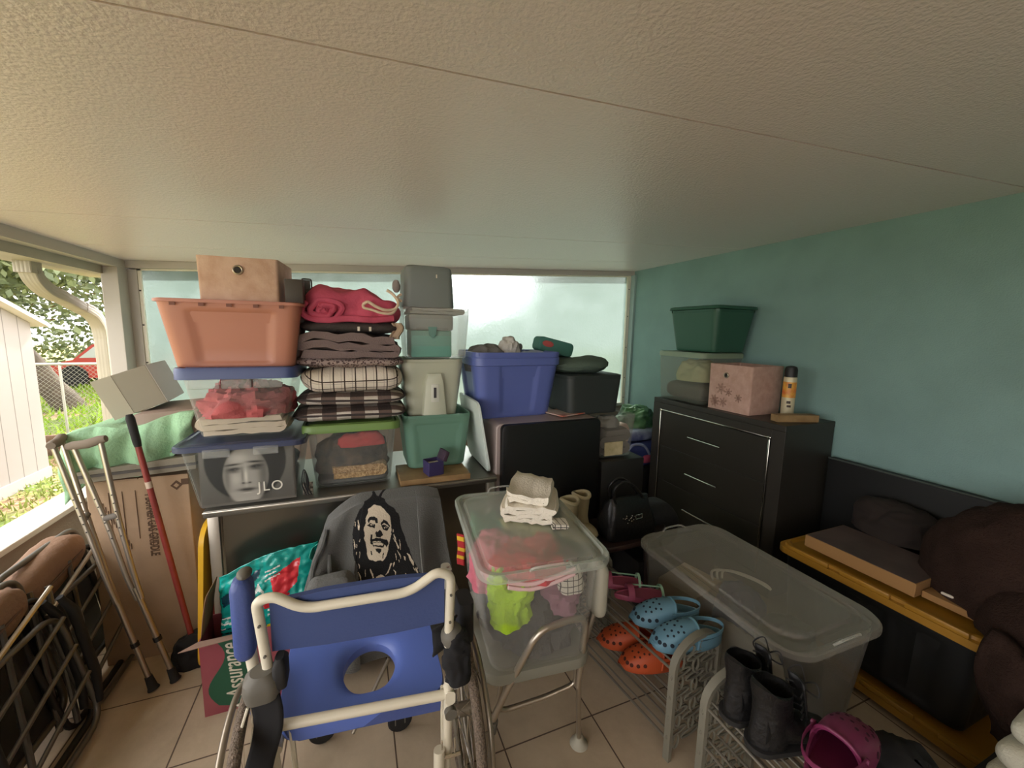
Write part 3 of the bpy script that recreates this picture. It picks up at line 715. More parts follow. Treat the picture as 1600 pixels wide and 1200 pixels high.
def spiral(cx, cz, a, b_, turns, y, r, name, m):
    P = []
    a *= 1.1; b_ *= 1.15
    for k in range(int(26*turns)+1):
        t = k/26; f = 1-t/(turns+.25); an = 2*PI*t+2.6
        P.append((cx+a*f*math.cos(an)+.01*math.sin(an*3), y+.004*math.sin(k), cz+b_*f*math.sin(an)))
    obj(name, MB().tube(P, r, 8), m, PD)
spiral(-.13, 1.795, .095, .058, 2.4, 2.215, .014, 'rolled_fold', m_pink)
q = MB().tube(smooth_path([(-.235, 2.24, 1.775), (-.15, 2.218, 1.742), (-.02, 2.212, 1.752), (.1, 2.215, 1.748), (.2, 2.225, 1.76)], 6), .017, 8); obj('rolled_fold', q, m_pink, PD)
m_pip = mat('cream_piping', (228, 204, 178), .9, bump=.4, bscale=200)
q = MB().tube(smooth_path([(.05, 2.205, 1.825), (.075, 2.20, 1.838), (.11, 2.20, 1.818), (.16, 2.205, 1.800), (.21, 2.215, 1.81), (.225, 2.22, 1.845), (.20, 2.225, 1.885), (.17, 2.23, 1.905)], 6), .008, 8)
q.tube(smooth_path([(.05, 2.205, 1.825), (.055, 2.203, 1.808), (.09, 2.20, 1.800), (.14, 2.202, 1.785), (.19, 2.21, 1.785), (.215, 2.22, 1.81)], 6), .007, 8)
q.tube(smooth_path([(.245, 2.25, 1.89), (.225, 2.24, 1.87), (.245, 2.24, 1.85)], 6), .007, 8)
obj('piping', q, m_pip, PD)
q = MB(); q.ell((.225, 2.30, 1.935), (.022, .016, .036)); obj('knotted_end', q, mat('grey_knot', (150, 140, 136), .9), PD)
solid_obj('hanging_ribbon', MB().grid(lambda u, v: (.19+.05*u+.012*math.sin(v*5), 2.225+.01*math.sin(u*6), 1.735-.085*v), 8, 12), mat('tan_ribbon', (176, 152, 128), .9), 'tan strip of cloth hanging below the right end of the pink duvet', 'cloth', solid=.006)

# black cord and patterned paper between bins
cz = MB()
for k in range(3): cz.tube(smooth_path([(-.245+.012*k, 2.16, .865), (-.262+.01*k, 2.155, .93), (-.25+.004*k, 2.155, 1.0-.01*k), (-.232-.004*k, 2.155, .94), (-.240, 2.16, .87)], 6), .0032, 6)
solid_obj('cord', cz, m_black, 'looped black cord standing between the poster bin and the green lidded bin', 'cord')
solid_obj('lace_paper', MB().box(-.262, -.215, 2.175, 2.185, .861, .925, .002), mat('patterned_paper', (200, 192, 178), .8, col2=(70, 62, 54), vscale=70), 'small grey and white patterned packet below the black cord', 'packet')

# --- third column
m_board = mat('pine_board', (160, 130, 88), .6, col2=(136, 106, 68), vscale=12)
solid_obj('pine_board', MB().box(.212, .60, 2.125, 2.40, .861, .893, .002), m_board, 'short pale pine board under the teal tote', 'board', smooth=False)
tote('teal_tote', 'teal green tote on the pine board, lowest of its stack', 'storage bin', .225, .665, 2.24, 2.66, .894, 1.215, mat('teal_plastic', (104, 142, 122), .4), .035, lid=None, r=.06, rim=.016, recess=.008, panel=.7)
T2 = tote('cream_tote', 'cream plastic tote with moulded handle stacked in the teal tote', 'storage bin', .232, .622, 2.27, 2.64, 1.19, 1.535, mat('cream_plastic', (192, 194, 172), .4), .04, lid=None, r=.055, rim=.014, recess=0)
q = MB(); q.rings([[(.0+p[0]*f, -.171-dy+.018*(1-zz/.345)-.0+p[1]*0+(.0), zz) for p in ()] or [(x*f, -.150-dy, z) for x, z in ((-.075, .02), (.075, .02), (.055, .22), (.04, .265), (-.04, .265), (-.055, .22))] for f, dy in ((1, 0), (.9, .034), (.86, .036))])
obj('moulded_grip', q, MATS['cream_plastic'], T2, world=False)
q = MB().box(-.022, .022, -.189, -.185, .10, .205, .003); obj('grip_plate', q, mat('pale_insert', (214, 214, 200), .4), T2, world=False)
q = MB().box(-.008, .008, -.1905, -.188, .125, .185, .002); obj('sticker', q, mat('dark_sticker', (60, 58, 60), .5), T2, world=False)
T3 = tote('frosted_tote', 'hazy clear tote on the cream one with a teal box inside', 'storage bin', .25, .655, 2.285, 2.62, 1.537, 1.83, clear('hazy_plastic', (226, 220, 208), .22, .3), .02, lid=None, r=.04, rim=.010, recess=0)
BX = thing('teal_box', 'small teal box with grey lid seen through the hazy clear tote', 'box', (.42, 2.40, 1.546))
obj('box_body', MB().box(.30, .535, 2.31, 2.50, 1.546, 1.70, .01), mat('pale_teal', (120, 176, 160), .5), BX)
obj('lid', MB().box(.292, .543, 2.303, 2.51, 1.70, 1.79, .012), mat('box_grey_lid', (150, 156, 150), .5), BX)
obj('clasp', MB().poly([(.395, 2.30, 1.72), (.445, 2.30, 1.72), (.438, 2.30, 1.675), (.42, 2.30, 1.655), (.402, 2.30, 1.675)], (0, -.006, 0)), mat('clasp_grey', (110, 150, 138), .4), BX)
for x in (.36, .48): obj('latch', MB().box(x-.03, x+.03, 2.296, 2.302, 1.70, 1.715, .002), m_clr2, BX)
GB = thing('grey_bin', 'tall grey plastic bin at the top of the teal and cream stack', 'storage bin', (.41, 2.45, 1.83), 0)
q = MB(); rg = lambda W, z, y=0: [(p[0], p[1], z) for p in rrect(W, W*.95, .04, 5)]
q.rings([rg(.285, 0), rg(.29, .01), rg(.27, .20), rg(.262, .222), rg(.24, .232)]); obj('bin_body', q, mat('grey_plastic', (128, 134, 130), .45), GB, world=False)
obj('keyhole', MB().box(.035, .043, -.1345, -.130, .165, .185, .002), m_white, GB, world=False)
# support under grey bin: folded towel filling the top of the tote
solid_obj('folded_towel', place(folded(.33, .27, .034, 2, 31), .45, 2.45, 1.793), mat('grey_towel', (164, 168, 162), .95), 'grey folded towel on the teal box inside the hazy tote', 'towel')

NB = thing('navy_gift_box', 'small navy box with its hinged lid standing open on the pine board', 'box', (.40, 2.19, .894), math.radians(12))
m_navy = mat('navy_box', (58, 50, 92), .5)
q = MB(); q.rings([[(p[0], p[1], z) for p in rrect(a, a, .003, 1)] for a, z in ((.088, 0), (.09, .002), (.09, .078), (.082, .078), (.08, .02))]); obj('box_body', q, m_navy, NB, world=False)
obj('inner_lining', MB().box(-.038, .038, -.038, .038, .02, .058), m_white, NB, world=False)
q = MB(); place(q.box(-.012, .012, -.045, .045, 0, .058, .003), .05, 0, .072, 0, 0, math.radians(22)); obj('lid', q, mat('navy_lid', (62, 44, 60), .5), NB, world=False)

# leaning lid, white tote, black panel, blue tote
m_wl = mat('white_lid', (206, 216, 208), .45)
LL = thing('leaning_lid', 'large white tote lid leaning upright between the teal tote and black cabinet', 'lid', (.70, 2.4, .861))
def lidp(u, v, k): # u along y, v up
    return (.735-.075*v+k, 2.16+.45*u, .864+.43*v)
q = MB(); R_ = []
for k, ins in ((0, .02), (.002, .004), (.014, 0), (.018, .012), (.012, .04), (.012, .3)):
    R_.append([lidp(.5+p[0]*(1-2*ins), .5+p[1]*(1-2*ins), k*1.0-.012) for p in rrect(1, 1, .10, 6)])
obj('lid_panel', q.rings(R_), m_wl, LL)
FR = thing('black_cabinet', 'tall black fronted cabinet with pale sides carrying the blue tote', 'cabinet', (1.12, 2.40, 0))
q = MB(); R_ = []
for y, i_ in ((2.155, .004), (2.16, 0), (2.655, 0), (2.66, .004)): R_.append([(1.118+p[0], y, .584+p[1]) for p in rrect(.705-2*i_, 1.150-2*i_, .03)])
obj('cabinet_body', q.rings(R_), mat('pale_mauve_metal', (168, 152, 146), .4), FR)
q = MB(); R_ = []
for y, i_ in ((2.152, 0), (2.13, 0), (2.122, .003), (2.118, .012)): R_.append([(1.128+p[0], y, .588+p[1]) for p in rrect(.68-2*i_, 1.142-2*i_, .03)])
obj('door', q.rings(R_), mat('satin_black', (20, 20, 20), .38), FR)
solid_obj('dark_stand', MB().box(1.495, 1.84, 2.13, 2.60, 0, .86, .006), mat('dark_stand', (34, 33, 31), .5), 'dark plain stand under the small open clear bin', 'stand')
m_blue = mat('blue_plastic', (98, 112, 178), .38)
B1 = tote('blue_tote', 'big blue open tote full of grey clothes on the black cabinet', 'storage bin', .635, 1.275, 2.26, 2.70, 1.155, 1.575, m_blue, .055, rotz=math.radians(3), lid=None, r=.07, rim=.016, rimh=.03, recess=.012, panel=.45)
obj('band', MB().rings([[(p[0], p[1], z) for p in rrect(.59+e, .39+e, .07)] for z, e in ((.335, 0), (.34, .016), (.385, .018), (.39, 0))], False, False), m_blue, B1, world=False)
# clothes in the blue tote
mg = mat('grey_wool', (120, 118, 114), .95, bump=.5, bscale=60)
solid_obj('grey_sweater', heap(.80, 2.46, 1.45, .14, .16, .175, .03, 41), mg, 'dull grey sweater bulging over the left rim of the blue tote', 'clothing')
solid_obj('white_garment', heap(.93, 2.40, 1.47, .06, .06, .19, .035, 44, 12), mat('offwhite_cloth', (196, 192, 184), .95), 'pale pointed garment sticking up from the blue tote', 'clothing')
solid_obj('sock', MB().ell((1.005, 2.40, 1.605), (.018, .018, .024)).tube([(1.0, 2.40, 1.50), (1.004, 2.40, 1.60)], .012), mat('dark_sock', (96, 96, 96), .95), 'dark knobbly sock tip sticking up from the blue tote', 'clothing')
solid_obj('blue_shirt', heap(1.10, 2.46, 1.45, .12, .13, .135, .02, 47), mat('pale_blue_cloth', (160, 172, 196), .95), 'pale blue cloth inside the right half of the blue tote', 'clothing')
# right end
m_cla = clear('clear_plastic_dull', (190, 190, 176), .16, .25)
tote('small_clear_bin', 'small open clear bin on the dark stand beside the black cabinet', 'storage bin', 1.50, 1.81, 2.17, 2.50, .861, 1.155, m_cla, .02, rotz=0, lid=None, r=.025, rim=.012, recess=0)
solid_obj('folded_jumper', place(folded(.23, .24, .18, 4, 51), 1.655, 2.335, .872), mat('grey_brown_cloth', (108, 100, 92), .95), 'grey brown jumper folded in the small open clear bin', 'clothing')
solid_obj('booklet', MB().box(1.555, 1.70, 2.189, 2.197, .878, .97), mat('cream_paper', (214, 200, 160), .8, col2=(190, 176, 130), vscale=20), 'cream booklet against the front of the small open clear bin', 'booklet', smooth=False)
solid_obj('bundled_cap', heap(1.64, 2.31, 1.06, .09, .08, .07, .02, 55), mat('dim_grey_cloth', (128, 124, 116), .95), 'grey bundled cloth on top inside the small open clear bin', 'clothing')
m_ddk = mat('dark_slate_plastic', (48, 54, 52), .5)
BT = tote('slate_tote', 'dark slate tote standing upside down beside the blue tote', 'storage bin', 1.275, 1.72, 2.225, 2.62, 1.16, 1.415, m_ddk, .02, lid=None, r=.05, rim=.008, recess=0)
obj('cover', MB().rings([[(p[0], p[1], z) for p in rrect(a, b_, .05)] for a, b_, z in ((.425, .375, .245), (.43, .38, .262), (.40, .35, .268))]), m_ddk, BT, world=False)
solid_obj('magazine', place(MB().box(-.15, .15, -.10, .10, 0, .007), 1.34, 2.33, 1.168, .3), mat('magazine_paper', (214, 204, 190), .6, col2=(180, 96, 70), vscale=9), 'magazine lying half under the slate tote on the black cabinet', 'magazine', smooth=False)
q = MB(); R_ = []
for k in range(22):
    t = k/21; x = 1.27+.40*t; s = (math.sin(PI*min(1, max(0, t*.96+.02)))**.35); a = 0
    R_.append([Vector((x+.006*math.sin(j*3), 2.42+.14*s*math.cos(2*PI*j/20), 1.470+.07*t*.3+(.046+.026*t)*s*(math.sin(2*PI*j/20))+.008*noise.noise(Vector((x*14, j*.9, 3))))) for j in range(20)])
GBg = thing('duffel_bag', 'rolled dark green bag lying on the slate tote', 'bag', (1.47, 2.42, 1.43))
obj('bag_body', q.rings(R_), mat('dark_green_canvas', (84, 100, 88), .8, bump=.4, bscale=40), GBg)
q = MB(); R_ = []
for y, e in ((2.52, .9), (2.53, 1), (2.63, 1), (2.64, .9)): R_.append([(1.34+(px*math.cos(-.22)-pz*math.sin(-.22))*e, y, 1.60+(px*math.sin(-.22)+pz*math.cos(-.22))*e) for px, pz in rrect(.28, .10, .03)])
TC = thing('teal_case', 'teal fabric case with a red patch lying behind the green bag', 'case', (1.34, 2.58, 1.52))
obj('case_body', q.rings(R_), mat('teal_fabric', (70, 124, 110), .7), TC)
obj('red_patch', place(MB().ell((0, 0, 0), (.045, .004, .022)), 1.27, 2.519, 1.622, 0, 0, .2), mat('patch_red', (196, 90, 84), .7), TC)
solid_obj('support_pack', place(slab(.30, .18, .10, .4, .004, 61), 1.38, 2.585, 1.43), mat('dusky_cloth', (70, 80, 74), .9), 'dusky green soft pack under the teal case', 'bag')
# ------------------------------------------------------------------ left side
GX = thing('griddle_box', 'tall brown cardboard box printed with gas griddle lettering, standing by the crutches', 'box', (-1.0, 2.66, 0))
q = MB().box(-1.195, -.80, 2.40, 2.92, 0, .955, .004); obj('carton', q, m_card, GX, smooth=False)
for s in ((-1.195, -1.0), (-.995, -.80)): obj('flap', MB().box(s[0], s[1], 2.395, 2.92, .955, .960, .001), m_card, GX, smooth=False)
fr = lambda x, z, y=2.3985: frame((x, y, z), (0, 0, -1), (1, 0, 0))
text('printed_words', '4 BURNER GAS GRIDDLE', .050, m_print, GX, fr(-.962, .715), sx=.60, bold=.0014)
q = MB()
for k in range(4): q.box(-.965-.05*k, -.963-.05*k, 2.3975, 2.3995, .60+.05*(k % 2), .90)
for k in range(12): q.box(-1.14+.008*k % .18, -1.137+.008*k % .18, 2.3975, 2.3995, .82-.02*k, .85-.02*k)
obj('small_print', q, m_print, GX, smooth=False)
q = MB(); q.poly([(-.875, 2.3975, .905), (-.85, 2.3975, .93), (-.825, 2.3975, .905), (-.85, 2.3975, .88)], (0, .002, 0)); q.box(-.83, -.80+.0, 2.3975, 2.3995, .905, .935)
obj('printed_logo', q, m_print, GX, smooth=False)
obj('inner_mark', MB().poly([(-.862, 2.3965, .905), (-.85, 2.3965, .917), (-.838, 2.3965, .905), (-.85, 2.3965, .893)], (0, .0015, 0)), m_card, GX, smooth=False)

m_grcase = mat('grey_case', (134, 126, 108), .6, bump=.3, bscale=30, var=.15)
SC = thing('storage_case', 'flat worn grey case lying on the griddle box under the green towel', 'case', (-.97, 2.64, .963), 0)
q = MB(); q.poly([(-1.21, 2.37, .965), (-.755, 2.37, .990), (-.755, 2.37, 1.06), (-1.21, 2.37, 1.02)], (0, .5, 0)); obj('case_body', q, m_grcase, SC, smooth=False)
q = MB(); q.poly([(-1.215, 2.362, .990), (-.75, 2.362, 1.012), (-.75, 2.362, 1.024), (-1.215, 2.362, 1.002)], (0, .03, 0)); obj('edge_band', q, mat('case_band', (70, 66, 62), .6), SC, smooth=False)
solid_obj('grey_carton', place(MB().box(-.12, .12, -.20, .20, 0, .21, .004), -.865, 2.62, 1.068, 0, 0, math.radians(-4)), mat('grey_card_box', (158, 140, 126), .8, var=.1), 'dull pinkish grey carton under the right end of the green towel', 'box')
solid_obj('soft_bundle', place(slab(.27, .40, .13, .5, .01, 71), -1.10, 2.62, 1.035), mat('bundle_cloth', (150, 176, 150), .95), 'rolled cloth bundle under the left half of the green towel', 'cloth')
m_gt = mat('mint_towel', (158, 200, 160), .95, bump=.5, bscale=90)
# towel: back edge over the bundle, front hanging with folds
def towel(u, v):
    x = -1.245+.50*u; topz = 1.195+.075*u+.015*math.sin(u*9)
    if v < .35: t = v/.35; y = 2.84-.42*t; z = topz-.02*(1-t)+.01*noise.noise(Vector((u*8, v*9, 1)))
    else:
        t = (v-.35)/.65; drop = .235-.10*max(0, u-.6)/.4-.02*math.sin(u*7); y = 2.40-.035*math.sin(PI*min(1, t*1.2))-.018*math.sin(u*21+2*t)*(.3+t)+.012*noise.noise(Vector((u*12, t*3, 7))); z = topz-drop*t
        z = z if t > .02 else topz
        x += .02*t*math.sin(u*10)-.015*t
        if u < .18: z -= .09*t*(1-u/.18)
    return (x, y, z)
solid_obj('green_towel', MB().grid(towel, 54, 34), m_gt, 'pale mint green towel draped over the case on the griddle box', 'towel', solid=.006)
# tilted grey box
W = thing('tilted_box', 'plain grey box tipped on its corner on top of the green towel', 'box', (-1.005, 2.62, 1.275)); W.rotation_euler = (0, math.radians(-21), math.radians(6))
q = MB().box(-.115, .105, -.12, .20, 0, .205, .003); obj('carton', q, mat('grey_board', (140, 134, 116), .6), W, world=False, smooth=False)
obj('tape_strip', MB().box(-.115, -.035, -.1215, -.119, .0, .205), mat('light_grey_board', (166, 160, 140), .6), W, world=False, smooth=False)
obj('side_sheet', MB().box(.105, .1075, -.12, .20, 0.0, .205), mat('pale_side_board', (176, 168, 158), .6), W, world=False, smooth=False)  # paler thin sheet over the whole right side

# red pole
RP = thing('broom_pole', 'red metal pole with black grip leaning against the griddle box', 'pole', (-.80, 2.33, 0))
a, b_ = Vector((-.795, 2.30, .012)), Vector((-.972, 2.32, 1.29))
d_ = (b_-a)
obj('shaft', MB().tube([a, a+d_*.9], .0125, 12), mat('worn_red', (140, 56, 50), .4, var=.2, vscale=20), RP)
obj('grip', MB().tube([a+d_*.88, a+d_*.9, a+d_*.985, a+d_], [.0135, .016, .017, .012], 12), m_rub, RP)
obj('sticker', MB().tube([a+d_*.72, a+d_*.745], .0131, 12), mat('foil_sticker', (200, 180, 160), .4), RP)

# crutches
def crutch(label, top0, top1, merge, foot, seed):
    t = thing('crutch', label, 'crutch', (foot[0], foot[1], 0), 0, 'crutches leaning by the griddle box')
    top0, top1, merge, foot = map(Vector, (top0, top1, merge, foot)); ax = (foot-merge).normalized()
    for tp, s in ((top0, -1), (top1, 1)):
        P = fillet([tp, merge+(tp-merge)*.42+(top1-top0)*.0, merge+(-ax)*.04+(top1-top0).normalized()*s*.014, merge+ax*.06+(top1-top0).normalized()*s*.008], .06)
        o = obj('upright', MB().tube(P, .0105, 10), m_alt, t)
        for k in range(6):
            c = tp+(merge-tp)*(.36+.055*k); c = c+Vector((.0, -.0097, .0)); obj('adjustment_hole', MB().cyl(c, c+Vector((0, -.002, 0)), .003, 8), m_black, o)
    q = MB().tube([top0+(top0-top1)*.22, top0, (top0+top1)/2+Vector((0, 0, -.006)), top1, top1+(top1-top0)*.22], [.015, .019, .020, .019, .015], 12)
    obj('underarm_pad', q, mat('grey_foam', (130, 118, 104), .9), t)
    gA = merge+(top0-merge)*.50; gB = merge+(top1-merge)*.50
    obj('hand_grip', MB().tube([gA, gB], .014, 12), mat('grip_grey', (110, 104, 96), .9), t)
    obj('lower_shaft', MB().tube([merge, foot+(-ax)*.02], .0115, 12), m_alt, t)
    obj('push_ring', MB().tube([merge+(foot-merge)*.52, merge+(foot-merge)*.56], .016, 12), m_black, t)
    fz = Vector((foot.x, foot.y, .0))
    obj('rubber_tip', MB().tube([foot+(-ax)*.07, foot+(-ax)*.015, foot+(-ax)*.0+Vector((0, 0, .002))], [.015, .019, .024], 14), m_rub, t)
    return t
crutch('crutch nearer the griddle box, its grey underarm pad facing the room', (-1.152, 2.27, 1.172), (-1.058, 2.265, 1.192), (-.972, 2.21, .50), (-.850, 2.19, .0), 1)
crutch('crutch nearer the wall seen edge on, black capped at the top', (-1.235, 2.36, 1.19), (-1.212, 2.26, 1.185), (-1.055, 2.215, .50), (-.925, 2.165, .0), 2)

# folded lounge chairs
m_tan2 = mat('taupe_padding', (142, 112, 90), .9, bump=.5, bscale=50)
m_mesh = mat('black_mesh', (30, 28, 26), .9, alpha=.82)
m_tube2 = mat('grey_tube', (104, 100, 92), .4, .5)
m_tubed = mat('dark_tube', (48, 46, 43), .5, .3)
def lounger():
    t = thing('folding_lounge_chair', 'x', 'lounge chair', (-1.25, 2.3, 0), 0, 'folded lounge chairs by the left wall')
    def loop(z0, z1, y0, y1, xb, xt, r, m, name, rad=.07):
        f = lambda y, z: Vector((xb+(xt-xb)*z/.7, y, z))
        P = fillet([f((y0+y1)/2, z0), f(y1, z0), f(y1, z1), f(y0, z1), f(y0, z0), f((y0+y1)/2+.001, z0)], rad, 6)
        return obj(name, MB().tube(P[:-1], r, 10, closed=True), m, t)
    loop(.012, .60, -.27+2.3, .27+2.3, -1.06, -1.22, .0125, m_tubed, 'leg_frame')
    loop(.10, .70, -.25+2.3, .25+2.3, -1.12, -1.24, .0125, m_tube2, 'seat_frame')
    loop(.03, .54, -.22+2.3, .22+2.3, -1.01, -1.15, .0115, m_tube2, 'back_frame', .10)
    f = lambda y, z, x: Vector((x, 2.3+y, z))
    for k, (z, x) in enumerate(((.57, -1.11), (.43, -1.085), (.30, -1.06), (.17, -1.03))):
        obj('cross_bar', MB().tube([f(-.22, z-.05, x), f(.20, z+.09, x)], .0085, 8), m_alt if k in (0,) else m_tube2, t)
    for s in (-.25, .22): obj('armrest', MB().tube([f(s, .10, -1.02), f(s+.02, .22, -1.03), f(s+.03, .52, -1.08), f(s, .60, -1.10)], [.013, .017, .018, .012], 10), m_rub, t)
    for s in (-.24, .0, .24): obj('strut', MB().tube([f(s-.05, .05, -1.08), f(s+.05, .62, -1.17)], .010, 8), m_tube2, t)
    q = MB().grid(lambda u, v: (-1.155-.075*v+.02*math.sin(PI*u), 2.3-.24+.48*u, .08+.56*v), 10, 12); obj('sling', q, m_mesh, t, solid=.004)
    q = place(slab(.46, .15, .20, .6, .008, 3), 0, 0, 0); 
    R3 = Matrix.Rotation(PI/2, 4, 'Z'); bmesh.ops.transform(q.bm, matrix=Matrix.Translation((-1.24, 2.30, .50)) @ Matrix.Rotation(math.radians(10), 4, 'X') @ R3, verts=q.bm.verts)
    pl = obj('head_pillow', q, m_tan2, t)
    q = MB().tube(smooth_path([(-1.17, 2.15, .57), (-1.16, 2.3, .60), (-1.17, 2.45, .62)], 6), .005, 6); obj('seam', q, mat('seam_brown', (96, 74, 60), .9), pl)
    return t
L1 = lounger(); L1['label'] = 'folded lounge chair with tan pillow, the one beside the crutch feet'
L1.location.x = -1.33; L1.location.y = 2.28
L2 = dup(L1, (-1.29, 1.83, 0), 0, 'folded lounge chair with tan pillow nearest the camera at the left edge')
m_wc = mat('white_ceramic', (190, 196, 178), .4)
solid_obj('white_bowl', MB().lathe([(.03, 0), (.05, .004), (.085, .05), (.09, .055), (.085, .057), (.05, .012), (.001, .01)], (-1.0, 1.52, .0), 24), m_wc, 'pale rounded dish on the floor at the very lower left corner', 'dish')

solid_obj('black_bag', heap(-.78, 2.30, .0, .14, .07, .15, .03, 81), mat('black_cloth', (20, 19, 20), .9), 'black cloth bag slumped on the floor at the foot of the griddle box', 'bag')
# yellow lid and red cloth between box and table leg
m_yel = mat('yellow_plastic', (218, 170, 40), .4)
YL = thing('yellow_cover', 'yellow tote lid standing on edge between the griddle box and steel table', 'lid', (-.72, 2.3, 0))
q = MB(); R_ = []
for k, ins in ((0, .03), (.0, .0), (.02, 0), (.024, .03)):
    R_.append([(-.735+k+.07*(p[1]+.36), 2.33+p[0], .42+p[1]) for p in rrect(.44-2*ins, .72-2*ins, .09)])
obj('lid_panel', q.rings(R_), m_yel, YL)
q = MB(); q.rings([[(-.745+k+.07*(p[1]+.36), 2.33+p[0], .42+p[1]) for p in rrect(.36, .60, .07)] for k in (0, .012)]); obj('recess', q, mat('yellow_shade', (196, 146, 34), .5), YL)  # recess is a plate, its shade put into a darker yellow
solid_obj('red_cloth', MB().grid(lambda u, v: (-.685+.006*math.sin(v*9), 2.20+.10*u, .20+.46*v), 6, 14), mat('faded_red', (170, 66, 60), .9), 'strip of faded red cloth hanging beside the yellow lid', 'cloth', solid=.008)

# ------------------------------------------------------------------ diaper carton and teal package
AB = thing('maroon_carton', 'open maroon carton with green lettered banner on the floor by the wheeled chair', 'box', (-.42, 2.0, 0))
m_mar = mat('maroon_carton', (132, 44, 66), .5, col2=(150, 78, 84), vscale=3)
m_grn = mat('green_banner', (30, 84, 60), .5)
x0, x1, y0, y1, hz = -.655, -.165, 1.915, 2.095, .362
q = MB(); q.rings([[(a, b2, z) for a, b2 in ((x0+i, y0+i), (x1-i, y0+i), (x1-i, y1-i), (x0+i, y1-i))] for z, i in ((0, 0), (hz, 0), (hz, .004), (.01, .004))])
obj('carton', q, m_mar, AB, smooth=False)
P = []
for k in range(15):
    t = k/14; P.append((x0+.055+.03*math.sin(t*PI*1.1)*0+.035*math.sin(t*2*PI), y0-.0012, hz-.005-(hz-.045)*t))
Q = []
for k in range(15):
    t = k/14; Q.append((x0+.185+.035*math.sin(t*2*PI-.4), y0-.0012, .02+(hz-.03)*t+.0*k))
q = MB().poly(P+[(x0+.11, y0-.0012, .022)]+Q, (0, .001, 0)); obj('banner', q, m_grn, AB, smooth=False)
text('banner_word', 'Assurance', .098, mat('banner_letters', (214, 208, 190), .5), AB, frame((x0+.118, y0-.0025, .19), (-.06, 0, 1), (-1, 0, -.06)), shear=.35, sx=.66, bold=.0008)
obj('flap', MB().poly([(x0, y0, hz), (x0+.20, y0, hz), (x0+.18, y0-.055, hz+.02), (x0-.05, y0-.06, hz+.012)], (0, 0, .003)), mat('flap_inside', (150, 120, 104), .8), AB, smooth=False)
obj('flap', MB().grid(lambda u, v: (x0+.004-.02*math.sin(v*1.4)-.03*(1-v)*0+.05*v, y0+.02+(y1-y0-.03)*u, hz+.19*v), 4, 8), m_card2, AB, solid=.003)
q = MB()
for k in range(22):
    rn2 = random.Random(k); x = x1-.16+.15*rn2.random(); z = .03+.3*rn2.random(); q.box(x, x+.006, y0-.0015, y0, z, z+.004+.01*rn2.random())
obj('printed_specks', q, mat('speck_pink', (220, 190, 190), .6), AB, smooth=False)

TP = thing('teal_package', 'shiny teal plastic package with red and white print poking out of the carton', 'package', (-.42, 2.01, .02))
def pack(u, v):
    """front sheet bulging towards the room"""
    x = -.615+.355*u+.10*v*(u*.5+.2); z = .06+.62*v-.10*(1-u)*v+.04*math.sin(u*PI)*v
    bul = math.sin(PI*u)**.5*.05*(1-.3*v)
    y = 2.045-bul-.0+.02*(1-v)-.02+.016*noise.noise(Vector((u*5+v*4, v*9, 2)))+.008*noise.noise(Vector((u*15, v*22, 5)))
    return Vector((x, y, z))
nu, nv = 110, 130; me = MB()
gv = [[me.bm.verts.new(pack(i/(nu-1), j/(nv-1))) for j in range(nv)] for i in range(nu)]
def inpoly(px, py, P):
    c = False; k = len(P)-1
    for i in range(len(P)):
        if (P[i][1] > py) != (P[k][1] > py) and px < (P[k][0]-P[i][0])*(py-P[i][1])/(P[k][1]-P[i][1])+P[i][0]: c = not c
        k = i
    return c
redP = [(.52, .80), (.82, .90), (.80, .70), (.66, .62), (.56, .68)]; navP = [(.02, .80), (.42, .90), (.40, .83), (.04, .70)]
yelP = [(0, .32), (.6, .44), (.7, .36), (.5, .28), (0, .2)]; drop = [(.33, .68), (.40, .79), (.46, .70), (.42, .63), (.36, .63)]; red2 = [(.45, .60), (.72, .64), (.74, .59), (.47, .55)]
whs = [[(.46, .86-.035*k), (.62-.04*(k % 2), .885-.035*k), (.62-.04*(k % 2), .872-.035*k), (.46, .848-.035*k)] for k in range(3)]+[[(.50, .545-.04*k), (.74-.05*k, .58-.04*k), (.74-.05*k, .562-.04*k), (.50, .527-.04*k)] for k in range(2)]
for i in range(nu-1):
    for j in range(nv-1):
        f = me.bm.faces.new((gv[i][j], gv[i+1][j], gv[i+1][j+1], gv[i][j+1])); u, v = (i+.5)/nu, (j+.5)/nv
        mi = 0
        if inpoly(u, v, navP): mi = 4
        if inpoly(u, v, yelP): mi = 3
        if inpoly(u, v, redP) or inpoly(u, v, red2): mi = 1
        if inpoly(u, v, drop) and not ((u-.40)**2/.0012+(v-.69)**2/.001 < 1): mi = 2
        if any(inpoly(u, v, w_) for w_ in whs): mi = 2
        if v < .6 and v > .44 and u < .35 and math.sin(v*150+u*20) > .55: mi = 2 if math.sin(v*37) > 0 else 4
        f.material_index = mi
g_ = lambda nm, c: mat(nm, c, .22, bump=.5, bscale=28, spec=.8)
obj('wrapper', me, [g_('wrap_teal', (24, 158, 148)), g_('wrap_red', (214, 52, 62)), g_('wrap_white', (226, 232, 226)), g_('wrap_yellow', (236, 214, 40)), g_('wrap_navy', (20, 66, 84))], TP, solid=.003)
obj('packed_bulk', place(slab(.37, .10, .50, .4, .006, 22), -.40, 2.062, .06), g_('wrap_teal', (24, 158, 148)), TP)
obj('seal_edge', MB().grid(lambda u, v: (-.20+.05*math.sin(v*6)+.03*v+.03*u, 1.99+.05*u+.012*math.sin(v*30), .40+.29*v), 5, 30), g_('wrap_teal2', (70, 168, 150)), TP, solid=.002)

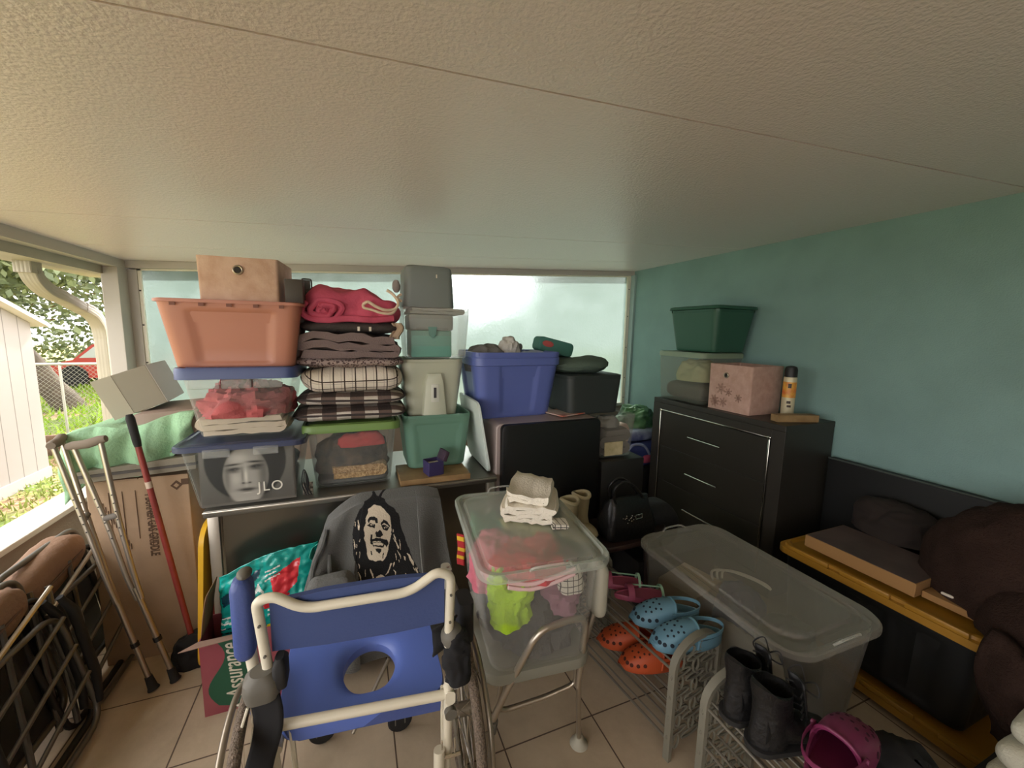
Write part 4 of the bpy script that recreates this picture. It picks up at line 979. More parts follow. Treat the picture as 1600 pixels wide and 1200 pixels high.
# ------------------------------------------------------------------ grey blanket with black and cream portrait
BK = thing('portrait_blanket', 'charcoal blanket printed with a smiling long haired man, hanging below the bins', 'blanket', (.1, 2.0, 0))
m_bk = mat('charcoal_plush', (92, 92, 88), .95, bump=.4, bscale=150, sheen=.3)
def P2(x, y): return ((x-460)/1600*300+0, y)
# outline of the blanket in its own plane, u across, v down
def bl(u, v):
    top = .868-.0*u
    xl = -.14-.12*min(1, v*2.2)**.8; xr = .40+.09*v
    x = xl+(xr-xl)*u; z = .872-.80*v
    if u < .3: z -= .10*(1-u/.3)**1.5*(1-v)
    if u > .75: z -= .03*((u-.75)/.25)**2*(1-v)
    y = 2.085-.05-.14*min(1, v*1.6)**.7
    fold = .042*math.sin(u*17+v*3)*min(1, v*2)*(1 if u < .32 else .15 if u < .78 else 1)+.028*noise.noise(Vector((u*4, v*5, 3)))*min(1, v*3)
    edge = .03*math.exp(-((u-.05)/.05)**2)
    if v < .04: y = 2.085-.05*(v/.04); 
    return Vector((x, y-fold-edge*0, z))
nu, nv = 300, 330; me = MB()
gv = [[me.bm.verts.new(bl(i/(nu-1), j/(nv-1))) for j in range(nv)] for i in range(nu)]
# portrait in crop coordinates (1600 wide crop of the blanket), converted to the cloth's x and z
def cz2(cx, cy): return (-.262+cx*.000436*1.0+.0, .936-cy*.000470)
hair = [(690, 150), (740, 160), (790, 185), (850, 230), (915, 300), (930, 400), (960, 500), (1000, 600), (1030, 700), (1080, 780), (1110, 860), (1130, 1000), (1140, 1200), (520, 1200), (530, 950), (525, 850), (530, 700), (500, 600), (495, 480), (500, 380), (530, 290), (560, 225), (620, 180)]
tw1 = [(690, 160), (680, 135), (700, 130), (720, 160)]; tw2 = [(740, 165), (770, 135), (808, 120), (812, 130), (780, 150), (760, 180)]
face = [(640, 230), (690, 202), (745, 215), (790, 250), (830, 300), (842, 380), (838, 460), (820, 520), (805, 580), (780, 640), (748, 665), (715, 650), (680, 655), (640, 640), (620, 590), (610, 510), (592, 450), (598, 380), (615, 300)]
neck = [(690, 785), (730, 780), (770, 800), (785, 850), (800, 900), (790, 1000), (700, 1000), (690, 900), (665, 850), (680, 820)]
bro1 = [(630, 320), (650, 292), (690, 288), (715, 310), (720, 345), (700, 345), (690, 320), (655, 318), (640, 335)]; bro2 = [(745, 345), (770, 325), (810, 350), (830, 385), (828, 400), (805, 372), (770, 352), (752, 368)]
eye1 = [(618, 350), (650, 335), (695, 350), (690, 382), (650, 375)]; eye2 = [(752, 365), (790, 372), (822, 400), (805, 425), (765, 405)]
nose = [(690, 425), (705, 410), (720, 425), (735, 405), (750, 430), (762, 455), (740, 470), (700, 455)]
must = [(640, 470), (655, 425), (668, 430), (660, 470), (700, 465), (740, 475), (800, 500), (812, 530), (790, 560), (770, 530), (720, 495), (670, 490), (665, 520), (645, 500)]
mou = [(665, 500), (715, 500), (770, 525), (765, 555), (715, 548), (672, 530)]; teeth = [(672, 506), (715, 504), (762, 527), (757, 542), (715, 535), (678, 522)]
chin = [(690, 555), (745, 560), (740, 580), (720, 600), (705, 580)]; jaw = [(755, 600), (765, 595), (762, 640), (752, 650)]; ck = [(645, 570), (655, 572), (662, 600), (650, 600)]
bl_ = [tw1, tw2]
rs = random.Random(4); streaks = []
for k in range(46):
    if k < 20: x = rs.uniform(505, 600); y = rs.uniform(240, 1000)
    else: x = rs.uniform(840, 1080); y = rs.uniform(max(380, 380+(x-860)*1.5), 1000)
    L_ = rs.uniform(25, 90); w_ = rs.uniform(3, 7); dx = rs.uniform(0, .35)*L_ if k >= 20 else rs.uniform(-.1, .2)*L_
    streaks.append([(x-w_*.5, y), (x+w_*.5, y+5), (x+dx+w_, y+L_*.5), (x+dx*1.3, y+L_), (x+dx-w_*.6, y+L_*.6)])
streaks += [[(975, 630), (1000, 650), (1030, 710), (1035, 750), (1010, 720)], [(940, 650), (958, 665), (960, 692), (945, 680)], [(1045, 750), (1070, 780), (1078, 810), (1055, 790)], [(632, 705), (645, 720), (668, 790), (655, 790)], [(825, 690), (838, 700), (800, 770), (775, 790), (800, 750)], [(950, 790), (965, 800), (985, 860), (960, 860)]]
pt = [hair, tw1, tw2]
for i in range(nu-1):
    for j in range(nv-1):
        f = me.bm.faces.new((gv[i][j], gv[i+1][j], gv[i+1][j+1], gv[i][j+1])); c = bl((i+.5)/(nu-1), (j+.5)/(nv-1))
        cx = 500+(c.x+.030)/.00052; cy = 135+(.868-c.z)/.00057; cx += 9*noise.noise(Vector((cx*.02, cy*.02, 0)))*1.0; cy += 7*noise.noise(Vector((cx*.025, cy*.025, 5)))
        if not (480 < cx < 1150 and 100 < cy < 1190): continue
        mi = 0
        if any(inpoly(cx, cy, p) for p in pt): mi = 1
        if mi:
            if inpoly(cx, cy, face):
                mi = 2
                if any(inpoly(cx, cy, p) for p in (bro1, bro2, eye1, eye2, nose, must, chin, jaw, ck)): mi = 1
                if inpoly(cx, cy, mou): mi = 1
                if inpoly(cx, cy, teeth): mi = 2
                if mi == 1 and ((cx-668)**2/260+(cy-352)**2/60 < 1 or (cx-790)**2/260+(cy-392)**2/60 < 1): mi = 2
                if ((cx-672)**2+(cy-354)**2 < 40 or (cx-792)**2+(cy-394)**2 < 40): mi = 1
            elif inpoly(cx, cy, neck): mi = 1 if (abs(cx-730-(cy-850)*.05) < 4+max(0, (cy-840)*.06) and cy > 830) else 2
            elif any(inpoly(cx, cy, p) for p in streaks): mi = 2
        f.material_index = mi
obj('plush_cloth', me, [m_bk, mat('print_black', (16, 15, 15), .95, bump=.4, bscale=150), mat('print_cream', (206, 192, 168), .95, bump=.4, bscale=150)], BK, solid=.008)
q = MB(); P = smooth_path([tuple(bl(.02, .05+.9*k/12)+Vector((.006*math.sin(k*2), -.02-.012*math.sin(k*1.3), 0))) for k in range(13)], 4); q.tube(P, .012, 8); obj('hem_roll', q, m_bk, BK)
q = MB().tube(smooth_path([tuple(bl(.12, .25)), tuple(bl(.17, .42)+Vector((0, -.03, 0))), tuple(bl(.20, .5)+Vector((0, -.035, 0))), tuple(bl(.26, .52)+Vector((0, -.02, 0)))], 6), [.010]*19, 8)
obj('fold_ridge', q, m_bk, BK)
solid_obj('grey_cushion', place(slab(.22, .10, .30, .5, .01, 91), -.13, 1.84, .30), mat('grey_furry', (100, 100, 96), .95, bump=.5, bscale=80), 'grey plush bundle at the lower left of the portrait blanket', 'cushion')
solid_obj('striped_towel', MB().grid(lambda u, v: (.46+.03*u, 1.86-.03*u+.01*math.sin(v*8), .52+.16*v), 5, 14), mat('stripe_red_yellow', (196, 60, 50), .9), 'red and yellow striped cloth edge beside the clothes bin', 'cloth', solid=.01)
n, b = nodes(MATS['stripe_red_yellow']); o = sepxyz(n); n.links.new(mixc(n, stripe(n, o[2], .05, .02), srgb(180, 44, 48), srgb(226, 180, 50)), b.inputs['Base Color'])
# ------------------------------------------------------------------ wheeled shower commode chair
m_wt = mat('white_enamel', (214, 206, 184), .3)
m_bp = mat('blue_vinyl', (66, 82, 138), .5, bump=.15, bscale=120)
m_bs = mat('blue_seat', (88, 112, 188), .42)
m_bkp = mat('blue_back_cloth', (56, 72, 118), .6, bump=.15, bscale=120)
m_gk = mat('grey_knob', (98, 94, 84), .6)
m_stw = mat('rim_steel', (150, 140, 124), .35, .6)
WC = thing('wheeled_commode_chair', 'blue and white wheeled shower commode chair in front of the portrait blanket', 'wheelchair', (0, 1.3, 0))
# rear view: left is -x. y of the back plane runs from 1.20 at the left to 1.125 at the right
yb = lambda x: 1.16-.153*x
B = lambda x, z, dy=0: (x, yb(x)+dy, z)
obj('back_tube', MB().tube(fillet([B(-.252, .70), B(-.274, .945), B(-.23, .955), B(-.155, .905), B(.135, .917), B(.215, .972), B(.256, .955), B(.248, .72)], .04, 7), .0142, 12), m_wt, WC)
q = MB(); R_ = []
for dy in (.014, .034):
    R_.append([B(x, z, dy) for x, z in ((-.245, .775), (-.245, .925), (-.10, .945), (.10, .956), (.24, .950), (.238, .79), (.1, .778), (-.1, .772))])
obj('backrest', q.rings(R_), m_bkp, WC)
for x, z in ((-.267, .879), (-.258, .785), (.253, .90), (.250, .81)): obj('screw', MB().cyl(B(x, z, -.0135), B(x, z, -.0185), .004, 8), m_gk, WC)
# left armrest swung up
AR = obj('armrest', MB().rings([[(-.325+p[0], 1.285+p[1], z-.01) for p in rrect(.055-2*i_, .075-2*i_, .022)] for z, i_ in ((.735, .018), (.742, .006), (.76, 0), (.96, 0), (.982, .006), (.99, .018))]), m_bp, WC)
obj('armrest_cap', MB().ell((-.318, 1.29, .985), (.02, .03, .014)), m_gk, AR)
obj('armrest_post', MB().tube([(-.300, 1.26, .66), (-.318, 1.285, .76)], .0165, 12), m_wt, WC)
obj('pivot_cover', MB().rings([[(-.268+p[0], 1.19+p[1], z) for p in rrect(a, b_, .03)] for a, b_, z in ((.05, .05, .655), (.085, .08, .668), (.095, .09, .70), (.09, .085, .725), (.06, .06, .742))], True, True), m_gk, WC)
obj('pivot_cover', MB().rings([[(-.222+p[0], 1.19+p[1], z) for p in rrect(a, b_, .012)] for a, b_, z in ((.03, .05, .685), (.035, .07, .70), (.035, .07, .755), (.02, .04, .775))]), m_rub, WC)
# right pivot with black cloth
obj('pivot_cover', MB().ell((.262, 1.13, .745), (.036, .038, .04), 16, 10), m_gk, WC)
obj('armrest_pad', MB().rings([[(.325+p[0], 1.22+p[1], z) for p in rrect(.05, .09, .02)] for z in (.66, .80)]), m_rub, WC)
obj('black_strap', heap(.28, 1.12, .60, .040, .03, .15, .022, 101, 14), mat('black_cloth', (20, 19, 20), .9), WC)
obj('black_strap', MB().grid(lambda u, v: (.205+.08*u*(1-.3*v), 1.155+.01*math.sin(v*7), .79-.10*v-.03*(1-u)), 6, 8), MATS['black_cloth'], WC, solid=.006)
# cross bar, rear posts
obj('cross_bar', MB().tube([B(-.255, .545), B(.245, .548)], .0150, 14), m_wt, WC)
obj('joint', MB().rings([[B(-.26+p[0], .545+p[1], dy) for p in rrect(.04, .045, .012)] for dy in (-.02, .02)]), m_wt, WC)
obj('joint', MB().rings([[B(.25+p[0], .55+p[1], dy) for p in rrect(.03, .045, .012)] for dy in (-.02, .02)]), m_wt, WC)
obj('rear_post', MB().tube([B(-.262, .56), B(-.235, .12)], .0155, 12), m_wt, WC)
obj('rear_post', MB().tube([B(.25, .60), B(.243, .36)], .0155, 12), m_wt, WC)
obj('rear_post', MB().tube([B(.243, .36), B(.243, .10)], .0125, 12), m_wt, WC)
obj('side_post', MB().tube([B(.232, .56, .02), B(.236, .10, .03)], .006, 8), m_wt, WC)
obj('side_post', MB().tube([B(-.21, .53, .02), B(-.20, .10, .05)], .008, 8), m_wt, WC)
for x in (-.258, .25): obj('knob', MB().cyl(B(x, .50, -.012), B(x, .50, -.03), .019, 18), m_gk, WC)
obj('foot_release', MB().tube([B(.215, .375, -.02), B(.212, .30, -.03), B(.215, .22, -.03)], .018, 12), m_wt, WC)
q = MB()
for dx in (-.02, .02): q.tube([B(.243+dx, .405, -.02), B(.243+dx, .345, -.025)], .003, 6)
q.tube([B(.21, .345, -.025), B(.28, .352, -.025)], .006, 8)
obj('release_clip', q, m_chrome, WC)
# left guard strap
obj('guard_flap', MB().grid(lambda u, v: (-.30+.075*u-.02*v+.012*math.sin(v*6), 1.185-.02*u-.03*v, .66-.30*v+.015*u), 8, 14), MATS['black_cloth'], WC, solid=.008)
obj('flap_piping', MB().tube(smooth_path([(-.303, 1.17, .655), (-.33, 1.15, .56), (-.325, 1.13, .50), (-.31, 1.12, .40)], 6), .004, 6), m_wt, WC)
# seat with opening
def seat():
    q = MB(); N = 64; zc = .525; hc = (.018, 1.395); out_, mid, inn, low = [], [], [], []
    for k in range(N):
        a = 2*PI*k/N; c, s = math.cos(a), math.sin(a)
        ex = lambda t: math.copysign(abs(t)**.28, t)
        X, Y = .255*ex(c), 1.40+.225*ex(s); Y -= .10*X
        out_.append((X, Y)); inn.append((hc[0]+.088*c, hc[1]+.112*s-.02))
    rr = lambda P, z, f=1: [(x*f, 1.40+(y-1.40)*f, z) for x, y in P]
    A = rr(out_, zc-.055, .985); A2 = rr(out_, zc-.012); A3 = rr(out_, zc, .985)
    mix = lambda t, z: [(o[0]*(1-t)*.985+i[0]*t, (1.40+(o[1]-1.40)*.985)*(1-t)+i[1]*t, z) for o, i in zip(out_, inn)]
    R_ = [A, A2, A3, mix(.5, zc-.002), mix(.8, zc-.008), mix(.93, zc-.016), mix(1, zc-.030), mix(1, zc-.06), mix(.9, zc-.06)]
    vs = [q.ring(r) for r in R_]; vs.append(vs[0])
    for a, b_ in zip(vs, vs[1:]):
        for i in range(N): q.bm.faces.new((a[i], a[(i+1) % N], b_[(i+1) % N], b_[i]))
    return q
obj('seat', seat(), m_bs, WC)
obj('seat_apron', MB().rings([[B(x, z, dy) for x, z in ((-.235, .525), (.23, .525), (.225, .475), (-.19, .462), (-.22, .48))] for dy in (.018, .03)]), m_bp, WC)
obj('under_bar', MB().tube([(-.22, 1.62, .40), (.22, 1.56, .40)], .014, 10), m_wt, WC)
obj('under_bar', MB().tube([(-.05, 1.50, .12), (.10, 1.62, .30)], .008, 8), m_stw, WC)
obj('side_rail', MB().tube([(-.245, 1.19, .47), (-.24, 1.65, .47)], .014, 10), m_wt, WC)
obj('side_rail', MB().tube([(.245, 1.13, .47), (.24, 1.60, .47)], .014, 10), m_wt, WC)
for x, y, yy in ((-.17, 1.62, 0), (.135, 1.56, 0)):
    c = obj('caster', MB().lathe([(.008, -.013), (.044, -.013), (.05, -.006), (.05, .006), (.044, .013), (.008, .013)], (x, y, .05), 22, 'Y'), m_rub, WC)
    obj('caster_fork', MB().box(x-.022, x+.022, y-.015, y+.02, .085, .14, .005).box(x-.022, x-.017, y-.014, y+.014, .04, .10).box(x+.017, x+.022, y-.014, y+.014, .04, .10), m_gk, c)
    obj('caster_stem', MB().tube([(x, y, .13), (x*1.25, y-.02, .47)], .011, 8), m_wt, WC)
obj('footrest', MB().box(.02, .12, 1.63, 1.72, .05, .062, .004), mat('pale_plate', (196, 190, 176), .5), WC)
# big wheels
m_tread = mat('tyre_grey', (124, 108, 92), .85, bump=1.0, bscale=150, col2=(92, 80, 68), vscale=160)
def wheel(cx, cy, cz, s, cam_):
    tilt = Matrix.Rotation(cam_, 4, 'Z')
    def circ(r, dx, n=72): return [Vector((cx, cy, cz))+tilt @ Vector((s*dx, r*math.cos(2*PI*k/n), r*math.sin(2*PI*k/n))) for k in range(n)]
    wl = obj('wheel', MB().tube(circ(.298, 0), .0165, 12, closed=True), m_tread, WC)
    obj('rim', MB().tube(circ(.276, 0), .010, 8, closed=True), m_stw, wl)
    obj('hand_rim', MB().tube(circ(.268, .040), .0095, 10, closed=True), m_stw, wl)
    q = MB()
    for k in range(6):
        a = 2*PI*k/6+.5; f = lambda r, dx: Vector((cx, cy, cz))+tilt @ Vector((s*dx, r*math.cos(a), r*math.sin(a))); q.tube([f(.276, .005), f(.268, .036)], .004, 6)
    obj('standoff', q, m_stw, wl)
    q = MB()
    for k in range(28):
        a = 2*PI*k/28; e = .35*(-1)**k; f = lambda r, dx, an: Vector((cx, cy, cz))+tilt @ Vector((s*dx, r*math.cos(an), r*math.sin(an))); q.tube([f(.02, .02*(-1)**(k//2), a+e), f(.274, 0, a)], .0012, 4, caps=False)
    obj('spokes', q, m_chrome, wl)
    obj('hub', MB().tube([Vector((cx, cy, cz))+tilt @ Vector((-.035, 0, 0)), Vector((cx, cy, cz))+tilt @ Vector((.035, 0, 0))], .024, 16), m_stw, wl)
wheel(-.325, 1.26, .315, -1, 0)
wheel(.335, 1.27, .315, 1, math.radians(-3))

# ------------------------------------------------------------------ shower chair with the clothes bin
SH = thing('shower_chair', 'grey seated shower chair with silver tube legs under the clothes bin', 'chair', (.62, 1.45, 0))
m_gs = mat('grey_seat', (128, 126, 112), .6); m_pale = mat('pale_grey_pad', (172, 168, 150), .6)
rzS = math.radians(-6)
q = MB(); Mr = Matrix.Translation((.625, 1.41, .47)) @ Matrix.Rotation(rzS, 4, 'Z')
R_ = [[Mr @ Vector((p[0], p[1], z)) for p in rrect(.43-2*i_, .50-2*i_, .07, 7)] for z, i_ in ((-.03, .02), (-.02, .004), (0, 0), (.022, .003), (.03, .02))]
obj('seat', q.rings(R_), m_gs, SH)
obj('arch_frame', MB().tube(fillet([(.435, 1.215, .29), (.47, 1.195, .40), (.565, 1.165, .612), (.60, 1.16, .648), (.70, 1.16, .655), (.765, 1.165, .645), (.785, 1.17, .60), (.768, 1.18, .34)], .05, 6), .0128, 12), m_alt, SH)
obj('arch_frame', MB().tube(fillet([(.50, 1.71, .29), (.53, 1.70, .40), (.62, 1.70, .64), (.83, 1.69, .66), (.86, 1.70, .40), (.86, 1.70, .30)], .05, 6), .0128, 12), m_alt, SH)
for name, P in (('leg', [(.435, 1.215, .30), (.425, 1.235, .0)]), ('leg', [(.77, 1.18, .36), (.825, 1.24, .01)]), ('leg', [(.50, 1.71, .30), (.49, 1.73, .01)]), ('leg', [(.86, 1.70, .31), (.87, 1.72, .01)])):
    obj(name, MB().tube(P, .0105, 10), m_alt, SH)
obj('collar', MB().tube([(.436, 1.214, .285), (.432, 1.22, .235)], .017, 12), m_gk, SH)
for x, y in ((.825, 1.24), (.49, 1.73), (.87, 1.72), (.425, 1.235)):
    obj('suction_foot', MB().lathe([(.001, .0), (.038, 0), (.036, .006), (.020, .020), (.015, .04), (.011, .045)], (x, y, 0), 20), m_pale, SH)
obj('lower_rung', MB().tube(fillet([(.475, 1.245, .44), (.468, 1.25, .285), (.50, 1.25, .270), (.66, 1.235, .283), (.78, 1.215, .318), (.775, 1.215, .46)], .03, 5), .0095, 10), m_alt, SH)
obj('brace', MB().tube([(.52, 1.27, .42), (.66, 1.45, .25), (.70, 1.5, .22)], .014, 8), m_pale, SH)
obj('armrest', MB().rings([[(.872+p[0]+.01*(z-.6), 1.235+p[1], z) for p in rrect(.055-2*i_, .10-2*i_, .024)] for z, i_ in ((.59, .016), (.60, .004), (.62, 0), (.78, 0), (.80, .006), (.81, .018))]), m_pale, SH)
obj('armrest', MB().rings([[(.345+p[0], 1.60+p[1], z) for p in rrect(.04, .07, .018)] for z in (.60, .68)]), m_pale, SH)
obj('armrest_post', MB().tube([(.872, 1.24, .60), (.84, 1.25, .46)], .011, 8), m_alt, SH)
obj('armrest_post', MB().tube([(.345, 1.60, .68), (.43, 1.56, .46)], .011, 8), m_alt, SH)

CB = thing('clothes_bin', 'clear tote crammed with bright clothes on the shower chair', 'storage bin', (.632, 1.442, .501), rzS)
m_clc = clear('clear_bin_body', (206, 204, 194), .12, .2)
obj('tub', tote_body(.37, .56, .435, .615, .385, r=.06, recess=0, rim=.014, rimh=.02, wall=.004), m_clc, CB, world=False)
q = MB(); base = dense(rrect(.49, .68, .07, 6), .02)
rg = lambda f, g_, z, k=0: [(x*f, y*g_, z+k*(1 if False else 0)) for x, y in base]
q.rings([rg(1, 1, .392), rg(1.0, 1.0, .408), rg(.985, .99, .414), rg(.93, .95, .414), rg(.91, .935, .400), rg(.86, .90, .398), rg(.83, .88, .412), rg(.80, .86, .414)], False, True)
q.rings([rg(.99, .99, .380), rg(1, 1, .392)], False, False)
lidm = clear('clear_lid', (192, 200, 186), .72, .22)
obj('lid', q, lidm, CB, world=False)
for s in (-1, 1): obj('lid_handle', MB().tube(smooth_path([(-.075, s*.333, .412), (-.06, s*.345, .428), (0, s*.348, .432), (.06, s*.345, .428), (.075, s*.333, .412)], 5), .004, 6), clear('clear_handle', (220, 220, 210), .5), CB, world=False)
cR = lambda x, y, z: tuple(Matrix.Translation((.632, 1.442, .501)) @ Matrix.Rotation(rzS, 4, 'Z') @ Vector((x, y, z)))
def cheap(nm, label, x, y, z, rx, ry, h, m, seed, amp=.03, wr=9):
    amp *= 2.0; wr = 13
    X, Y, Z = cR(x, y, z); return solid_obj(nm, heap(X, Y, Z, rx, ry, h, amp, seed, wr), m, label, 'clothing')
cheap('dark_clothes', 'charcoal clothes at the bottom of the clothes bin', 0, 0, .012, .176, .268, .30, mat('charcoal_cloth', (70, 68, 64), .95, bump=.4), 111, .02)
cheap('lime_shirt', 'lime green shirt pressed against the front of the clothes bin', -.105, -.205, .17, .085, .075, .18, mat('lime_cloth', (168, 206, 48), .9, bump=.4, bscale=60), 112, .018)
cheap('red_shirt', 'red garment with white stripe at the front top of the clothes bin', -.01, -.16, .31, .155, .10, .070, mat('bright_red_cloth', (200, 44, 58), .9, bump=.4, bscale=60), 113, .02)
cheap('pink_shirt', 'pink garment along the left side of the clothes bin', -.115, .02, .17, .080, .17, .19, mat('pink_cloth', (206, 112, 126), .9), 114, .02)
cheap('green_shirt', 'dark green garment at the back left of the clothes bin', -.10, .18, .22, .075, .09, .14, mat('bottle_green_cloth', (44, 110, 76), .9), 115, .02)
cheap('olive_shirt', 'yellow olive garment under the middle of the clothes bin lid', .05, .10, .20, .13, .18, .17, mat('olive_cloth', (172, 166, 96), .9), 116, .02)
cheap('mauve_shirt', 'mauve garment at the right front of the clothes bin', .09, -.10, .16, .105, .15, .20, mat('mauve_cloth', (136, 96, 108), .9), 117, .02)
q = MB()
for k, dz in enumerate((0, .02)):
    q.tube(smooth_path([cR(-.13, -.262, .315+dz), cR(-.05, -.27, .300+dz), cR(.04, -.27, .312+dz), cR(.12, -.265, .33+dz)], 6), .008, 6)
solid_obj('striped_hem', q, mat('stripe_pink_white', (236, 196, 196), .9), 'pink and white striped hem across the front of the clothes bin', 'clothing')
m_chk = mat('checked_cloth', (190, 184, 168), .9); n, b = nodes(m_chk); o = sepxyz(n)
n.links.new(mixc(n, mathn(n, 'MAXIMUM', stripe(n, o[0], .022, .003), stripe(n, o[2], .022, .003)), srgb(196, 190, 174), srgb(56, 54, 52)), b.inputs['Base Color'])
X, Y, Z = cR(.125, -.215, .24); solid_obj('checked_shirt', heap(X, Y, Z, .055, .04, .10, .012, 118), m_chk, 'white cloth with dark checks at the right front of the clothes bin', 'clothing')
# folded white cloths on the lid
m_wht = mat('bright_white_cloth', (226, 218, 200), .9, bump=.4, bscale=120)
FS = cR(.055, .085, .416)
solid_obj('folded_cloth', place(folded(.23, .24, .075, 4, 121, .9, .018), FS[0], FS[1], FS[2]+.001, -.45), m_wht, 'stack of folded white cloths on the clothes bin lid', 'cloth')
solid_obj('folded_shirt', place(folded(.21, .23, .045, 2, 122, .92, .02), FS[0]+.005, FS[1]+.005, FS[2]+.078, -.55), m_wht, 'topmost white folded shirt on the clothes bin lid', 'clothing')
solid_obj('checked_napkin', place(folded(.07, .06, .022, 2, 123), *cR(.13, -.075, .418), -.3), m_chk, 'small checked cloth at the front foot of the white folded cloths', 'cloth')

# ------------------------------------------------------------------ low bench, boots and bag behind
def place_scaled(mb, sy, x, y):
    bmesh.ops.transform(mb.bm, matrix=Matrix.Translation((x, y, 0)) @ Matrix.Diagonal((1, sy, 1, 1)), verts=mb.bm.verts); return mb
BN = thing('low_bench', 'low dark bench with curved front edge before the black cabinet', 'bench', (1.40, 1.96, 0))
obj('top', place_scaled(MB().lathe([(.02, .465), (.405, .465), (.42, .475), (.42, .490), (.41, .497), (.02, .497)], (0, 0, 0), 48), .42, 1.42, 1.925), mat('dark_wood', (58, 40, 34), .35, col2=(44, 30, 26), vscale=9), BN)
for k in range(4): a = PI/4+k*PI/2; obj('leg', MB().tube([(1.42+.33*math.cos(a), 1.925+.11*math.sin(a), .466), (1.42+.35*math.cos(a), 1.925+.13*math.sin(a), 0)], .018, 10), MATS['dark_wood'], BN)
m_bt = mat('beige_boot', (150, 138, 104), .85, bump=.3, bscale=60)
def boot_tall():
    t = thing('beige_boot', 'x', 'boot', (1.15, 1.98, .497), 0, 'beige boots on the bench')
    R_ = []
    for z, a, b_, dy in ((0, .04, .055, 0), (.03, .046, .06, 0), (.10, .04, .048, .01), (.16, .045, .052, .012), (.225, .05, .056, .012), (.232, .05, .056, .012), (.232, .040, .046, .012), (.15, .034, .04, .012)):
        R_.append([(1.15+a*math.cos(2*PI*k/20), 1.98+dy+b_*math.sin(2*PI*k/20), .499+z) for k in range(20)])
    obj('shaft', MB().rings(R_), m_bt, t)
    obj('cuff', MB().tube([(1.15+.047*math.cos(2*PI*k/24), 1.992+.053*math.sin(2*PI*k/24), .729+.006*math.cos(2*PI*k/12)) for k in range(24)], .011, 8, closed=True), mat('pale_cuff', (176, 164, 130), .9), t)
    obj('foot', MB().ell((1.15, 1.93, .535), (.045, .10, .036)), m_bt, t)
    obj('sole', MB().rings([[(1.15+p[0], 1.935+p[1], z) for p in rrect(.088, .20, .04)] for z in (.497, .512)]), m_rub, t)
    return t
bt = boot_tall(); bt['label'] = 'beige knit topped boot beside the bin with white cloths, left of its pair'; bt.location = (1.155, 1.93, .497); bt.rotation_euler = (0, 0, .25)
dup(bt, (1.262, 1.98, .497), .1, 'beige knit topped boot right of its pair, next to the black studded handbag')
HB = thing('studded_handbag', 'black handbag with silver studs and long handles on the low bench', 'handbag', (1.48, 1.86, .497))
m_lea = mat('black_leather', (16, 15, 15), .35, bump=.3, bscale=60)
q = MB(); R_ = []
for z, a, b_ in ((0, .16, .07), (.01, .17, .08), (.10, .165, .075), (.20, .145, .05), (.235, .13, .02)):
    R_.append([(1.50+p[0]+.01*math.sin(z*30), 1.86+p[1], .498+z) for p in rrect(a*2, b_*2, min(b_*.9, .04), 5)])
obj('bag_body', q.rings(R_), m_lea, HB, noiseamp=.03, nscale=11)
for dx, dy in ((0, -.03), (.01, .03)): obj('handle', MB().tube(smooth_path([(1.40+dx, 1.86+dy, .70), (1.37+dx, 1.85+dy, .80), (1.42+dx, 1.84+dy, .85), (1.50+dx, 1.85+dy, .82), (1.58+dx, 1.86+dy, .74), (1.60+dx, 1.86+dy, .69)], 6), .009, 8), m_lea, HB)
for k in range(14):
    rn2 = random.Random(k+5); x = 1.40+.16*rn2.random(); z = .60+.06*rn2.random()
    obj('stud', MB().ell((x, 1.775+.012*rn2.random(), z), (.0035, .003, .0035), 8, 6), m_chrome, HB)
obj('buckle', MB().tube(fillet([(1.50, 1.775, .655), (1.55, 1.78, .655), (1.55, 1.78, .63), (1.50, 1.775, .63), (1.50, 1.775, .654)], .004), .002, 6), m_chrome, HB)
solid_obj('black_backpack', place(slab(.34, .24, .30, .5, .012, 131), 1.80, 2.0, .30), mat('black_nylon', (24, 24, 24), .8, bump=.3), 'black backpack beside the dresser foot behind the studded handbag', 'bag')
solid_obj('dark_crate', MB().box(1.60, 2.25, 1.84, 2.10, .0, .298, .006), mat('dark_crate', (30, 29, 28), .6), 'dark low crate on the floor carrying the black backpack', 'crate')

# bags in the far corner
solid_obj('corner_chest', MB().box(1.95, 2.90, 2.84, 3.30, .0, .46, .01), mat('dark_chest', (34, 33, 36), .6), 'dark chest on the floor in the far right corner', 'chest')
PB = thing('blue_bag', 'blue quilted bag with a pale handle in the far corner, beneath the blue packet', 'bag', (2.3, 3.0, .462))
obj('bag_body', place(slab(.55, .34, .24, .5, .015, 141), 2.45, 3.03, .463), mat('royal_blue_cloth', (60, 72, 134), .8), PB)
obj('handle', MB().tube(smooth_path([(2.25, 2.86, .60), (2.32, 2.85, .70), (2.44, 2.84, .69), (2.52, 2.85, .60)], 6), .012, 8), mat('pale_blue_strap', (146, 156, 192), .8), PB)
obj('pink_motif', place(slab(.10, .03, .07, .5, .006, 142), 2.50, 2.855, .52), mat('motif_pink', (196, 84, 116), .9), PB)
solid_obj('blue_packet', place(slab(.42, .28, .11, .4, .012, 143), 2.56, 3.06, .70), mat('packet_blue', (74, 88, 148), .35, col2=(170, 180, 206), vscale=7), 'shiny blue and white packet on top of the blue quilted bag', 'packet')
solid_obj('pink_packet', place(slab(.12, .14, .20, .5, .01, 144), 2.245, 2.94, .70), mat('packet_pink', (216, 178, 160), .35), 'pale pink packet between the small clear bin and the blue bag', 'packet')
solid_obj('green_bag', heap(2.56, 3.14, .81, .24, .15, .17, .04, 145, 8), mat('green_film', (92, 138, 92), .35, bump=.6, bscale=20, col2=(40, 76, 48), vscale=9), 'crumpled green plastic bag at the top of the far corner pile', 'bag')

